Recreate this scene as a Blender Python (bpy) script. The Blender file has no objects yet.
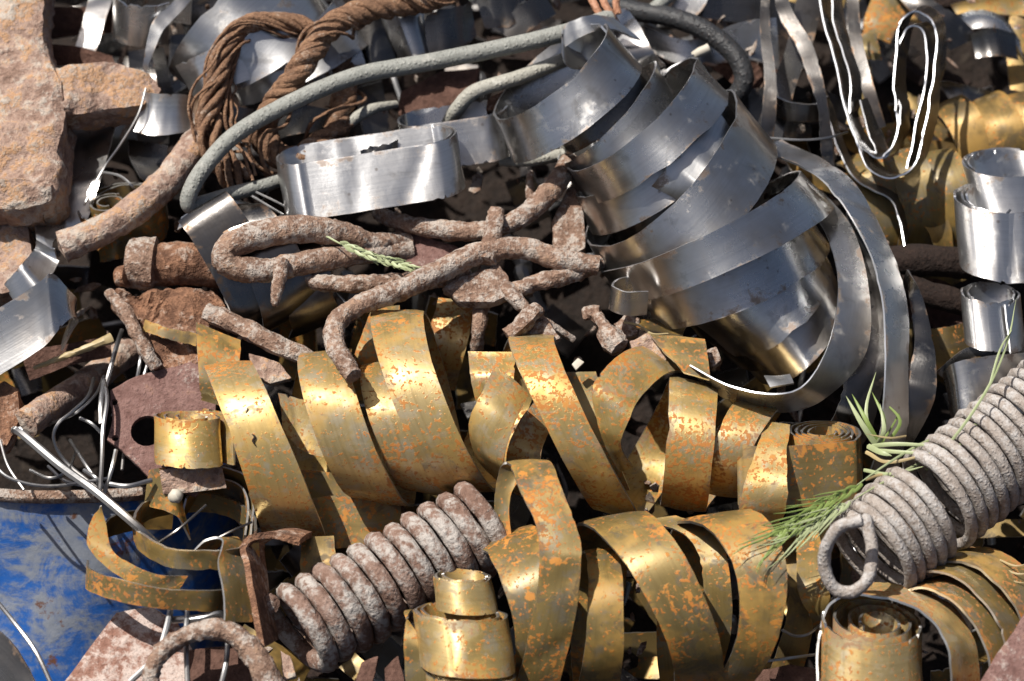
import bpy, bmesh, math, random
import numpy as np
from mathutils import Vector, noise
R_ = math.radians
scene = bpy.context.scene
COL = scene.collection

# ------------------------------------------------------------------ frame of reference
# Lengths on the heap are measured in units of 1.5 mm.  x right, y down, d out of the heap.
S = 0.0015; D = 3000.0; CX, CY = 512.0, 340.5; K = 0.45; HZ = 0.95
PITCH = R_(42)
RIGHT = np.array([1., 0, 0]); UP = np.array([0, math.sin(PITCH), math.cos(PITCH)])
TOW = np.array([0, -math.cos(PITCH), math.sin(PITCH)]); ORG = np.array([0, 0, HZ])

# ------------------------------------------------------------------ camera
cam_d = bpy.data.cameras.new('camera'); cam = bpy.data.objects.new('camera', cam_d); COL.objects.link(cam)
cam.location = Vector(ORG + TOW * D * S)
cam.rotation_euler = (math.pi / 2 - PITCH, 0, 0)
cam_d.sensor_width = 36; cam_d.lens = 36 * D / 1024.0
cam_d.clip_start = 0.05; cam_d.clip_end = 1000
cam_d.dof.use_dof = True; cam_d.dof.focus_distance = (D - 110) * S; cam_d.dof.aperture_fstop = 2.4
scene.camera = cam

# ------------------------------------------------------------------ sky and sun
sv = -0.40 * RIGHT + 0.68 * UP + 0.60 * TOW; sv /= np.linalg.norm(sv)
ELEV = math.asin(sv[2]); AZ = math.atan2(sv[0], sv[1])
world = bpy.data.worlds.new('World'); scene.world = world; world.use_nodes = True
wn = world.node_tree
sky = wn.nodes.new('ShaderNodeTexSky'); sky.sky_type = 'NISHITA'; sky.sun_disc = False
sky.sun_elevation = ELEV; sky.sun_rotation = AZ
sky.air_density = 0.8; sky.dust_density = 4.0; sky.ozone_density = 0.6
wn.links.new(sky.outputs[0], wn.nodes['Background'].inputs[0]); wn.nodes['Background'].inputs[1].default_value = 0.065
sun_d = bpy.data.lights.new('sun', 'SUN'); sun_d.energy = 5.0; sun_d.angle = R_(0.5); sun_d.color = (1, 0.955, 0.89)
sun = bpy.data.objects.new('sun', sun_d); COL.objects.link(sun)
sun.location = (-2, -1, 5); sun.rotation_euler = Vector(-sv).to_track_quat('-Z', 'Y').to_euler()
vs = scene.view_settings; vs.view_transform = 'Standard'; vs.look = 'None'; vs.gamma = 1; vs.use_curve_mapping = False
vs.exposure = 0.27
cy = scene.cycles; cy.adaptive_threshold = 0.02; cy.max_bounces = 5; cy.diffuse_bounces = 2; cy.glossy_bounces = 3; cy.caustics_reflective = False; cy.caustics_refractive = False

# ------------------------------------------------------------------ materials
class G:
    def __init__(s, name):
        s.m = bpy.data.materials.new(name); s.m.use_nodes = True; s.t = s.m.node_tree
        s.b = s.t.nodes['Principled BSDF']
        tc = s.t.nodes.new('ShaderNodeTexCoord'); s.obj = tc.outputs['Object']; s.uv = tc.outputs['UV']
        s.rnd = s.t.nodes.new('ShaderNodeObjectInfo').outputs['Random']
    def link(s, a, b):
        if hasattr(a, 'is_output'): s.t.links.new(a, b)
        else: b.default_value = a
    def noise(s, scale, det=4, rough=.55, vec=None, dist=0):
        n = s.t.nodes.new('ShaderNodeTexNoise'); n.inputs['Scale'].default_value = scale
        n.inputs['Detail'].default_value = det; n.inputs['Roughness'].default_value = rough
        n.inputs['Distortion'].default_value = dist
        s.t.links.new(vec or s.obj, n.inputs['Vector']); return n.outputs[0]
    def vor(s, scale, vec=None, rand=1.0):
        n = s.t.nodes.new('ShaderNodeTexVoronoi'); n.inputs['Scale'].default_value = scale
        n.inputs['Randomness'].default_value = rand
        s.t.links.new(vec or s.obj, n.inputs['Vector']); return n.outputs['Distance'], n.outputs['Color']
    def map(s, vec, sc):
        n = s.t.nodes.new('ShaderNodeMapping'); n.inputs['Scale'].default_value = sc
        s.t.links.new(vec, n.inputs['Vector']); return n.outputs[0]
    def step(s, fac, a, b):        # 0 below a, 1 above b
        n = s.t.nodes.new('ShaderNodeMapRange'); n.interpolation_type = 'SMOOTHSTEP'
        n.inputs['From Min'].default_value = a; n.inputs['From Max'].default_value = b
        s.link(fac, n.inputs['Value']); return n.outputs[0]
    def math(s, op, a, b=0.0):
        n = s.t.nodes.new('ShaderNodeMath'); n.operation = op; s.link(a, n.inputs[0]); s.link(b, n.inputs[1]); return n.outputs[0]
    def mix(s, f, a, b):
        n = s.t.nodes.new('ShaderNodeMix'); n.data_type = 'RGBA'
        s.link(f, n.inputs[0])
        for v, k in ((a, 6), (b, 7)):
            s.link((*v, 1) if isinstance(v, tuple) and len(v) == 3 else v, n.inputs[k])
        return n.outputs[2]
    def lerp(s, f, a, b):
        n = s.t.nodes.new('ShaderNodeMix'); s.link(f, n.inputs[0]); s.link(a, n.inputs[2]); s.link(b, n.inputs[3]); return n.outputs[0]
    def ramp(s, f, stops):
        n = s.t.nodes.new('ShaderNodeValToRGB'); e = n.color_ramp.elements
        while len(e) < len(stops): e.new(.5)
        for i, (p, c) in enumerate(stops): e[i].position = p; e[i].color = (*c, 1)
        s.link(f, n.inputs[0]); return n.outputs[0]
    def bump(s, h, dist, strength=1.0, prev=None):
        n = s.t.nodes.new('ShaderNodeBump'); n.inputs['Distance'].default_value = dist; n.inputs['Strength'].default_value = strength
        s.link(h, n.inputs['Height'])
        if prev: s.t.links.new(prev, n.inputs['Normal'])
        return n.outputs[0]
    def out(s, col, rough=.6, metal=0.0, nrm=None, spec=None):
        s.link((*col, 1) if isinstance(col, tuple) else col, s.b.inputs['Base Color'])
        s.link(rough, s.b.inputs['Roughness']); s.link(metal, s.b.inputs['Metallic'])
        if nrm: s.t.links.new(nrm, s.b.inputs['Normal'])
        if spec is not None: s.b.inputs['Specular IOR Level'].default_value = spec
        return s.m
    def aniso(s, amt, rot=.25):
        t = s.t.nodes.new('ShaderNodeTangent'); t.direction_type = 'UV_MAP'; t.uv_map = 'UVMap'
        s.t.links.new(t.outputs[0], s.b.inputs['Tangent']); s.b.inputs['Anisotropic'].default_value = amt; s.b.inputs['Anisotropic Rotation'].default_value = rot

def gold(name, base, base2, grey, fine, blotch, mt=.75):
    g = G(name)
    at = g.t.nodes.new('ShaderNodeAttribute'); at.attribute_name = 'rim'; rim = at.outputs['Fac']
    off = g.t.nodes.new('ShaderNodeVectorMath'); off.operation = 'ADD'; g.t.links.new(g.obj, off.inputs[0])
    g.t.links.new(g.rnd, off.inputs[1]); v = off.outputs[0]
    big = g.noise(6, 3, .6, v); mid = g.noise(30, 4, .62, v); fin = g.noise(165, 2, .55, v); blo = g.noise(58, 3, .55, v, .3)
    streak = g.noise(1, 3, .65, g.map(g.uv, (7, 190, 1)))
    c = g.mix(g.step(big, .36, .64), base, base2)
    c = g.mix(g.math('MULTIPLY', g.step(mid, .50, .64), .6), c, grey)                       # dull bare patches
    c = g.mix(g.math('MULTIPLY', g.step(streak, .42, .75), .40), c, (base[0] * .5, base[1] * .45, base[2] * .4))
    tarn = g.step(g.math('ADD', g.noise(10, 4, .65, v), g.math('MULTIPLY', rim, .10)), .50, .68)
    c = g.mix(g.math('MULTIPLY', tarn, .60), c, (.44, .25, .055))                          # brown-orange tarnish
    dens = g.math('ADD', g.step(g.noise(8, 3, .6, v), .38, .70), g.math('MULTIPLY', rim, .35))
    sp = g.step(g.math('ADD', fin, g.math('MULTIPLY', dens, .16)), .745 - fine, .785 - fine)
    bl = g.step(g.math('ADD', blo, g.math('MULTIPLY', dens, .12)), .78 - blotch, .83 - blotch)
    ru = g.math('MAXIMUM', sp, bl)
    rc = g.mix(fin, (.24, .075, .02), (.50, .185, .03)); rc = g.mix(bl, rc, g.mix(mid, (.34, .14, .025), (.60, .25, .045)))
    c = g.mix(g.math('MULTIPLY', ru, .9), c, rc)
    grime = g.step(g.math('ADD', g.noise(24, 4, .7, v, .8), g.math('MULTIPLY', rim, .08)), .56, .66)
    c = g.mix(g.math('MULTIPLY', grime, .6), c, (grey[0] * .42, grey[1] * .40, grey[2] * .38))
    dirty = g.math('MAXIMUM', tarn, grime)
    rough = g.lerp(ru, g.lerp(dirty, g.lerp(mid, .34, .47), .60), .85)
    met = g.lerp(ru, g.lerp(dirty, mt, mt * .5), 0.0)
    n = g.bump(g.math('ADD', big, g.math('ADD', g.math('MULTIPLY', mid, .22), g.math('MULTIPLY', ru, .10))), .0022, .6)
    g.aniso(.55)
    return g.out(c, rough, met, n)

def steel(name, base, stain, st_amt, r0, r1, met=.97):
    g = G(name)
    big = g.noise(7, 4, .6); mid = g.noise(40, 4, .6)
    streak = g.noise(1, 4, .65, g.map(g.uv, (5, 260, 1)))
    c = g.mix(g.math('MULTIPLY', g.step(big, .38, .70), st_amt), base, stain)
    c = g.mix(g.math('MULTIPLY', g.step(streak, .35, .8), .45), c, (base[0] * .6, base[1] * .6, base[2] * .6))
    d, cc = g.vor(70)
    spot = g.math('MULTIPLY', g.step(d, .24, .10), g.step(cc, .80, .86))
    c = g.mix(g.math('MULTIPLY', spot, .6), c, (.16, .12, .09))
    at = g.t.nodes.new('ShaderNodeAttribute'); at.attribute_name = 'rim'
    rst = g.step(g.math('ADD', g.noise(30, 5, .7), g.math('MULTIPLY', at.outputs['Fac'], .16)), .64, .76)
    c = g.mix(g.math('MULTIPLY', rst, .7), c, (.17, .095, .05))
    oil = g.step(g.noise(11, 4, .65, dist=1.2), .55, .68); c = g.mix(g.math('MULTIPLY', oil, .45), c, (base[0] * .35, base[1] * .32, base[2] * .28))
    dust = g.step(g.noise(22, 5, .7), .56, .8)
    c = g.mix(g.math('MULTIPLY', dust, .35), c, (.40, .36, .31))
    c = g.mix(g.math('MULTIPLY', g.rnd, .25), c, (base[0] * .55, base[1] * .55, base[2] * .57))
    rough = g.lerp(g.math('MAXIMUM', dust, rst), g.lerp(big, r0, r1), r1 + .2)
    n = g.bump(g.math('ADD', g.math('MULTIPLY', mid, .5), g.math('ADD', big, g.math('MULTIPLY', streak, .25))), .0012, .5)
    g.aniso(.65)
    return g.out(c, rough, g.lerp(dust, met, met * .7), n)

def rust(name, stops, pale, pale_amt, bump=.004, scale=1.0, rough=.9, speck=.5):
    g = G(name)
    a = g.noise(26 * scale, 5, .68); b = g.noise(95 * scale, 4, .7); f = g.noise(420, 2, .7)
    c = g.ramp(g.math('ADD', g.math('MULTIPLY', a, .65), g.math('MULTIPLY', b, .35)), stops)
    lo, hi = (.60 - .22 * pale_amt, .68 - .18 * pale_amt)
    c = g.mix(g.math('MULTIPLY', g.step(g.math('ADD', g.math('MULTIPLY', g.noise(17 * scale, 4, .7), .55), g.math('MULTIPLY', b, .45)), lo, hi), min(1, .55 + .4 * pale_amt)), c, pale)
    c = g.mix(g.math('MULTIPLY', g.step(f, .54, .70), speck), c, (.06, .032, .02))
    d, _ = g.vor(130 * scale)
    n = g.bump(g.math('ADD', g.math('ADD', g.math('MULTIPLY', a, 2.0), b), g.math('MULTIPLY', g.math('ADD', f, g.step(d, .5, .1)), .0012 / bump)), bump, .75)
    return g.out(c, rough, 0.0, n, .3)

M = {}
M['gold'] = gold('gold_freckled', (.58, .405, .14), (.56, .42, .195), (.55, .49, .36), .100, .050, .66)
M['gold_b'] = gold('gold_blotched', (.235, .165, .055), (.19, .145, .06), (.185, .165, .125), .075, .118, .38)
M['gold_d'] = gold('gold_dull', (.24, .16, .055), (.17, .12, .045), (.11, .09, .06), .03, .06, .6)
M['steel'] = steel('steel_bright', (.64, .64, .635), (.52, .49, .45), .45, .27, .40, .94)
M['steel_m'] = steel('steel_mid', (.58, .58, .575), (.34, .295, .25), .8, .20, .36)
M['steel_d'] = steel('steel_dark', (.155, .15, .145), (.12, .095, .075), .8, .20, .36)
M['edge'] = G('sheared_edge').out((.70, .715, .74), .38, 1.0)
M['edge_g'] = G('sheared_edge_dull').out((.70, .68, .63), .40, 1.0)
M['wire'] = steel('wire_steel', (.36, .36, .36), (.18, .16, .145), .7, .30, .48)
M['rebar'] = rust('rust_bar', [(.25, (.065, .037, .026)), (.42, (.18, .108, .075)), (.54, (.30, .195, .14)), (.62, (.38, .235, .15)), (.78, (.41, .32, .26))], (.47, .42, .37), .60, .006, 1.4, speck=.35)
M['cast'] = rust('rust_cast', [(.28, (.10, .06, .045)), (.42, (.25, .16, .12)), (.50, (.37, .26, .205)), (.545, (.44, .25, .13)), (.60, (.37, .285, .225)), (.78, (.41, .35, .295))], (.45, .405, .35), .5, .008, .8, speck=.22)
M['rust'] = rust('rust_red', [(.25, (.035, .018, .013)), (.45, (.085, .043, .031)), (.6, (.14, .075, .055)), (.8, (.22, .13, .10))], (.26, .20, .17), .12, .003)
M['rust_o'] = rust('rust_orange', [(.30, (.045, .022, .014)), (.44, (.15, .075, .045)), (.56, (.30, .155, .09)), (.78, (.44, .28, .19))], (.44, .36, .30), .4, .010)
M['purple'] = rust('rust_plate', [(.25, (.06, .028, .024)), (.42, (.15, .080, .068)), (.55, (.215, .125, .108)), (.65, (.27, .15, .105)), (.8, (.32, .22, .19))], (.40, .345, .31), .28, .004)
M['spring'] = rust('spring_scale', [(.25, (.09, .05, .036)), (.45, (.19, .115, .085)), (.6, (.30, .21, .17)), (.8, (.38, .30, .26))], (.46, .435, .40), .58, .005, .8, speck=.4)
M['spring2'] = rust('spring_grey', [(.25, (.17, .135, .11)), (.45, (.31, .265, .23)), (.6, (.40, .36, .325)), (.8, (.47, .43, .40))], (.46, .44, .42), .55, .002, 1.3)
M['flake'] = rust('flaked_plate', [(.25, (.11, .045, .03)), (.45, (.25, .13, .095)), (.6, (.38, .26, .21)), (.8, (.48, .38, .33))], (.54, .45, .40), .7, .003, .8)
M['rope'] = rust('rope_wire', [(.25, (.06, .034, .022)), (.45, (.18, .10, .06)), (.6, (.29, .165, .095)), (.8, (.38, .26, .17))], (.38, .31, .25), .3, .003, 1.8)
M['cable'] = rust('cable_sheath', [(.25, (.19, .195, .175)), (.5, (.27, .275, .25)), (.8, (.34, .34, .31))], (.40, .39, .35), .25, .0003, 1.2, .55)
M['cable_p'] = rust('cable_sheath_pale', [(.25, (.28, .27, .23)), (.5, (.38, .37, .32)), (.8, (.46, .45, .40))], (.50, .49, .44), .3, .0004, 1.2, .6)
M['hose'] = rust('hose_rubber', [(.3, (.020, .021, .023)), (.6, (.036, .038, .041)), (.8, (.06, .06, .065))], (.10, .10, .10), .1, .0001, 1, .42)
M['copper'] = rust('copper_wire', [(.3, (.30, .13, .07)), (.6, (.5, .26, .16)), (.8, (.58, .36, .25))], (.55, .4, .3), .2, .0008, 1.5, .45)
M['rust_d'] = rust('rust_shaded', [(.3, (.008, .005, .004)), (.55, (.022, .013, .010)), (.8, (.05, .028, .02))], (.07, .045, .035), .1, .005)  # rust made near-black: shade of the deep gaps is put into the colour
M['knob'] = G('pale_plastic').out((.50, .46, .38), .6)
M['soil'] = rust('scrap_soil_shaded', [(.25, (.006, .005, .004)), (.45, (.014, .010, .008)), (.6, (.024, .016, .012)), (.8, (.04, .027, .02))], (.05, .04, .03), .05, .012, .5)  # dark rusty soil, darkened further to paint in the shade between pieces

def drum_paint():
    g = G('drum_blue_paint')
    w = g.noise(15, 6, .72, dist=.6); s = g.noise(1, 5, .65, g.map(g.obj, (7, 7, 22))); f = g.noise(60, 5, .7)
    c = g.mix(f, (.007, .075, .32), (.014, .135, .50))
    m = g.math('ADD', g.math('MULTIPLY', w, .45), g.math('ADD', g.math('MULTIPLY', s, .45), g.math('MULTIPLY', f, .1)))
    dirt = g.step(m, .40, .62); bare = g.step(m, .468, .57)
    c = g.mix(g.math('MULTIPLY', dirt, .7), c, (.14, .18, .25))
    c = g.mix(g.math('MULTIPLY', bare, .75), c, g.mix(f, (.20, .22, .24), (.42, .43, .44)))
    c = g.mix(g.step(g.noise(24, 6, .7), .60, .69), c, (.16, .07, .04))
    return g.out(c, g.lerp(bare, .34, .6), g.math('MULTIPLY', bare, .2), g.bump(w, .004, .5))
M['blue'] = drum_paint()
def leafm(name, a, b):
    g = G(name); c = g.mix(g.noise(30, 2), a, b); m = g.out(c, .5)
    g.b.inputs['Transmission Weight'].default_value = 0.0
    return m
M['grass'] = leafm('grass_green', (.11, .17, .035), (.25, .32, .09))
M['grass_p'] = leafm('grass_pale', (.26, .31, .14), (.42, .46, .27))
M['straw'] = leafm('grass_straw', (.30, .22, .10), (.46, .37, .20))

# ------------------------------------------------------------------ geometry helpers
rng = random.Random(7)
def slope(y): return K * (y - 340.0)
def Wabs(p):                       # (x, y, absolute d) -> world metres
    p = np.asarray(p, float); k = (D - p[..., 2:3]) / D
    return ORG + RIGHT * (p[..., 0:1] - CX) * k * S - UP * (p[..., 1:2] - CY) * k * S + TOW * p[..., 2:3] * S
def rel(p):
    p = np.array(p, float); p[..., 2] += K * (p[..., 1] - 340.0); return p
def unit(v): return v / (np.linalg.norm(v, axis=-1, keepdims=True) + 1e-12)
def cr(P, n=10):                   # Catmull-Rom (centripetal-ish) through the keys
    P = np.asarray(P, float)
    if len(P) == 2: return P[0] + (P[1] - P[0]) * np.linspace(0, 1, n + 1)[:, None]
    Q = np.vstack([2 * P[0] - P[1], P, 2 * P[-1] - P[-2]]); out = []
    t = np.linspace(0, 1, n, endpoint=False)[:, None]
    for i in range(1, len(Q) - 2):
        a, b, c, d = Q[i - 1:i + 3]
        out.append(.5 * ((2 * b) + (c - a) * t + (2 * a - 5 * b + 4 * c - d) * t * t + (3 * b - a - 3 * c + d) * t ** 3))
    return np.vstack(out + [P[-1:]])

def make(name, V, F, mats, uv=None, mi=None, parent=None, smooth=35, recalc=True):
    V = np.asarray(V, float)
    if parent is None: o0 = np.array([(V[:, 0].min() + V[:, 0].max()) / 2, (V[:, 1].min() + V[:, 1].max()) / 2, V[:, 2].min()])
    else: o0 = np.array(parent.location)
    me = bpy.data.meshes.new(name); me.from_pydata((V - o0).tolist(), [], F)
    for m in mats: me.materials.append(M[m])
    if mi is not None: me.polygons.foreach_set('material_index', mi)
    if uv is not None:
        l = me.uv_layers.new(name='UVMap'); li = np.zeros(len(me.loops), int); me.loops.foreach_get('vertex_index', li)
        l.data.foreach_set('uv', np.asarray(uv)[li].ravel())
    if recalc:
        bm = bmesh.new(); bm.from_mesh(me); bmesh.ops.recalc_face_normals(bm, faces=bm.faces); bm.to_mesh(me); bm.free()
    if smooth:
        me.polygons.foreach_set('use_smooth', [True] * len(me.polygons)); me.set_sharp_from_angle(angle=R_(smooth))
    me.update()
    o = bpy.data.objects.new(name, me); COL.objects.link(o)
    if parent is None: o.location = o0
    else: o.parent = parent
    return o
def tag(o, label, cat, group=None):
    o['label'] = label; o['category'] = cat
    if group: o['group'] = group
    return o
def holder(name, label, cat, loc, group=None):
    o = bpy.data.objects.new(name, None); COL.objects.link(o); o.location = loc; o.empty_display_size = .05
    bpy.context.view_layer.update(); return tag(o, label, cat, group)

def wav(n, amp, f, seed):          # smooth random wobble along a strip
    r = np.random.RandomState(seed); t = np.linspace(0, 1, n); s = np.zeros(n)
    for k in range(4): s += r.randn() * np.sin(2 * np.pi * (f * (k + .6) * t + r.rand())) / (k + 1)
    return s * amp
SEED = [11]
def ribbon_geo(A, B, t=2.2, crown=.0, m=6, wob=.5, dent=1.1):
    """closed strip between two edge lines (world coordinates)"""
    SEED[0] += 1; n = len(A); t *= S
    C = (A + B) / 2; Tn = unit(np.gradient(C, axis=0)); Wv = B - A; N = unit(np.cross(Tn, Wv))
    L = np.concatenate([[0], np.cumsum(np.linalg.norm(np.diff(C, axis=0), axis=1))])
    f = max(1.0, L[-1] / (90 * S))
    A = A + N * wav(n, wob * S, f, SEED[0])[:, None] + unit(Wv) * wav(n, wob * S * .7, f * 2, SEED[0] + 500)[:, None]
    B = B + N * wav(n, wob * S, f, SEED[0] + 900)[:, None] + unit(Wv) * wav(n, wob * S * .7, f * 2, SEED[0] + 1500)[:, None]
    rs = np.random.RandomState(SEED[0] + 77)
    for Ed, sg in ((A, 1), (B, -1)):
        for i in range(1, n - 1):
            if rs.rand() < .035: Ed[i] = Ed[i] + Wv[i] * sg * rs.uniform(.02, .07)
    ncr = rs.poisson(L[-1] / (170 * S)); creases = [(rs.uniform(0, L[-1]), rs.uniform(-.9, .9), rs.uniform(9, 18) * S, rs.choice([-1, 1]) * rs.uniform(.8, 2.2) * S) for _ in range(ncr)]
    V, U = [], []
    wid = np.linalg.norm(B - A, axis=1)
    so = Vector((SEED[0] * 3.7, SEED[0] * 1.3, 0))
    def dn(P): return np.array([dent * S * (noise.noise(Vector(p) * 17 + so) * 1.2 + .5 * noise.noise(Vector(p) * 41 + so) + max(0, noise.noise(Vector(p) * 26 - so) - .42) * -4.5) for p in P])[:, None]
    DS = []
    for j in range(m + 1):
        v = j / m; P = A + (B - A) * v + N * (crown * S * (1 - (2 * v - 1) ** 2)); P = P + N * dn(P)
        for l0, sk, cw, ca in creases: P = P + N * (ca * np.maximum(0, 1 - np.abs(L - l0 - sk * wid * (v - .5)) / cw))[:, None]
        DS.append(P)
        V.append(P + N * t / 2); U.append(np.stack([L, wid * v], 1))
    for j in range(m, -1, -1):
        v = j / m; P = DS[j]
        V.append(P - N * t / 2); U.append(np.stack([L, wid * v + .37], 1))
    k = 2 * (m + 1); V = np.stack(V, 1).reshape(-1, 3); U = np.stack(U, 1).reshape(-1, 2)
    F, mi = [], []
    for i in range(n - 1):
        for j in range(k):
            j2 = (j + 1) % k
            F.append((i * k + j, i * k + j2, (i + 1) * k + j2, (i + 1) * k + j)); mi.append(1 if j in (m, k - 1) else 0)
    for i in (0, n - 1):
        for j in range(m):
            q = (i * k + j, i * k + j + 1, i * k + k - 2 - j, i * k + k - 1 - j); F.append(q if i else q[::-1]); mi.append(1)
    return V, F, U, mi
def rimattr(me, m):
    k = 2 * (m + 1); n = len(me.vertices) // k; a = me.attributes.new('rim', 'FLOAT', 'POINT')
    row = [abs(2 * j / m - 1) ** 2.5 for j in range(m + 1)]; row = row + row[::-1]
    a.data.foreach_set('value', (row * n)[:len(me.vertices)])
def emat(mat): return 'edge_g' if mat.startswith('gold') else 'edge'
def put_ribbon(name, label, cat, mat, A, B, group=None, parent=None, **kw):
    V, F, U, mi = ribbon_geo(A, B, **kw)
    o = make(name, V, F, [mat, emat(mat)], U, mi, parent); rimattr(o.data, kw.get('m', 6))
    return o if parent is not None else tag(o, label, cat, group)
def E(name, label, cat, mat, keys, n=10, group=None, **kw):
    """strip traced by its two edges: keys (x1,y1,x2,y2,d) or (x1,y1,d1,x2,y2,d2); d measured from the heap's slope"""
    A, B = [], []
    for k in keys:
        if len(k) == 5: k = (k[0], k[1], k[4], k[2], k[3], k[4])
        ym = K * ((k[1] + k[4]) / 2 - 340)
        A.append((k[0], k[1], k[2] + ym)); B.append((k[3], k[4], k[5] + ym))
    return put_ribbon(name, label, cat, mat, Wabs(cr(A, n)), Wabs(cr(B, n)), group, **kw)
def COILG(fronts, d0, Rd, n=14, tail=None, lead=None):
    """edge lines of a strip wound in turns; each front (L1 L2 R1 R2 bow) is the near half of a turn, the far half is closed behind"""
    A, B = [], []; nf = len(fronts)
    cy = sum(f[1] + f[7] for f in fronts) / (2 * nf); z0 = d0 + slope(cy)
    th = np.linspace(0, np.pi, n, endpoint=False)
    if lead:
        f = fronts[0]; r = f[10] if len(f) > 10 else Rd; dz = f[11] if len(f) > 11 else 0
        s = ((1 - np.cos(th)) / 2)[:, None]; sn = np.sin(th)[:, None]
        for dst, a, b in ((A, lead[0:2], f[0:2]), (B, lead[2:4], f[2:4])):
            a, b = np.array(a, float), np.array(b, float)
            dst.append(np.hstack([a + (b - a) * s - np.array([f[8], f[9]]) * sn, z0 + dz - r * sn]))
    for i, f in enumerate(fronts):
        bx, by = f[8], f[9]; r = f[10] if len(f) > 10 else Rd; dz = f[11] if len(f) > 11 else 0
        s = ((1 - np.cos(th)) / 2)[:, None]; sn = np.sin(th)[:, None]
        for dst, a, b in ((A, f[0:2], f[4:6]), (B, f[2:4], f[6:8])):
            a, b = np.array(a, float), np.array(b, float)
            xy = a + (b - a) * s + np.array([bx, by]) * sn
            dst.append(np.hstack([xy, z0 + dz + r * sn]))
        if i < nf - 1:
            g = fronts[i + 1]; dz2 = g[11] if len(g) > 11 else 0
            for dst, a, b in ((A, f[4:6], g[0:2]), (B, f[6:8], g[2:4])):
                a, b = np.array(a, float), np.array(b, float)
                xy = a + (b - a) * s - np.array([bx, by]) * sn * .6
                dst.append(np.hstack([xy, z0 + dz + (dz2 - dz) * s - r * sn]))
    return Wabs(np.vstack(A)), Wabs(np.vstack(B))
def COIL(name, label, cat, mat, fronts, d0, Rd, n=14, lead=None, **kw):
    A, B = COILG(fronts, d0, Rd, n, lead=lead); return put_ribbon(name, label, cat, mat, A, B, **kw)
def basis(axis, ref=(0, 0, 1)):
    a = unit(np.array(axis, float)); r = np.array(ref, float); u = unit(r - a * np.dot(r, a)); return a, u, np.cross(a, u)
def P(name, label, cat, mat, org, u, v, pts, width, n=8, group=None, w=None, **kw):
    """strip bent to a flat curve (pts in u,v) and as wide as `width` along the curve plane's normal; org (x,y,d)"""
    u = unit(np.array(u, float)); v = np.array(v, float); v = unit(v - u * np.dot(u, v)); w = np.cross(u, v) if w is None else unit(np.array(w, float))
    o = np.array(org, float); o[2] += slope(o[1])
    q = cr(pts, n); C = o + q[:, :1] * u + q[:, 1:] * v
    return put_ribbon(name, label, cat, mat, Wabs(C - w * width / 2), Wabs(C + w * width / 2), group, **kw)
def spiral(r0, r1, turns, ph=0.0, sq=1.0, n=18, wob=.03, seed=0, drift=0):
    r = np.random.RandomState(seed); N = int(n * turns); o = []
    for i in range(N + 1):
        t = i / N; a = ph + 2 * math.pi * turns * t; rr = (r0 + (r1 - r0) * t) * (1 + wob * math.sin(a * 1.3 + seed) + wob * .7 * math.sin(a * 2.1 + seed * 2))
        o.append((rr * math.cos(a), rr * math.sin(a) * sq))
    return o
def tube_geo(C, r, k=10, amp=0.0, freq=60.0, cap=True):
    """C world centreline, r radius (units) scalar or list"""
    n = len(C); r = np.interp(np.linspace(0, 1, n), np.linspace(0, 1, len(r)), r) if hasattr(r, '__len__') else np.full(n, float(r))
    T = unit(np.gradient(C, axis=0)); ref = np.array([0., 0, 1]) if abs(T[0][2]) < .9 else np.array([1., 0, 0])
    U = np.zeros_like(C); U[0] = unit(np.cross(T[0], ref))
    for i in range(1, n):
        u = U[i - 1] - T[i] * np.dot(U[i - 1], T[i]); U[i] = unit(u)
    B = np.cross(T, U); V = []; uv = []
    L = np.concatenate([[0], np.cumsum(np.linalg.norm(np.diff(C, axis=0), axis=1))])
    for i in range(n):
        for j in range(k):
            a = 2 * math.pi * j / k; dr = U[i] * math.cos(a) + B[i] * math.sin(a); p = C[i] + dr * r[i] * S
            if amp: p = p + dr * S * amp * (noise.noise(Vector(p) * freq) + .8 * noise.noise(Vector(p) * freq * 2.7) + .5 * noise.noise(Vector(p) * freq * 6))
            V.append(p); uv.append((L[i], j / k * r[i] * S * 6.28))
    F = [(i * k + j, i * k + (j + 1) % k, (i + 1) * k + (j + 1) % k, (i + 1) * k + j) for i in range(n - 1) for j in range(k)]
    if cap:
        for i, s in ((0, -1), (n - 1, 1)):
            V.append(C[i] + T[i] * s * r[i] * S * .25); uv.append((L[i], 0)); c = len(V) - 1
            F += [(i * k + j, i * k + (j + 1) % k, c) for j in range(k)]
    return V, F, uv
def T(name, label, cat, mat, pts, r, n=8, k=10, amp=0.0, freq=60.0, group=None, parent=None, absd=False):
    q = cr(pts, n); V, F, U = tube_geo(Wabs(q if absd else rel(q)), r, k, amp, freq)
    o = make(name, V, F, [mat], U, None, parent, 42)
    return o if parent is not None else tag(o, label, cat, group)
def smooth_noise_disp(bm, amp, freq):
    bm.normal_update()
    for v in bm.verts:
        p = v.co; v.co = p + v.normal * amp * S * (noise.noise(p * freq) + .5 * noise.noise(p * freq * 2.3) + .55 * noise.noise(p * freq * 5.1))
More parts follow.
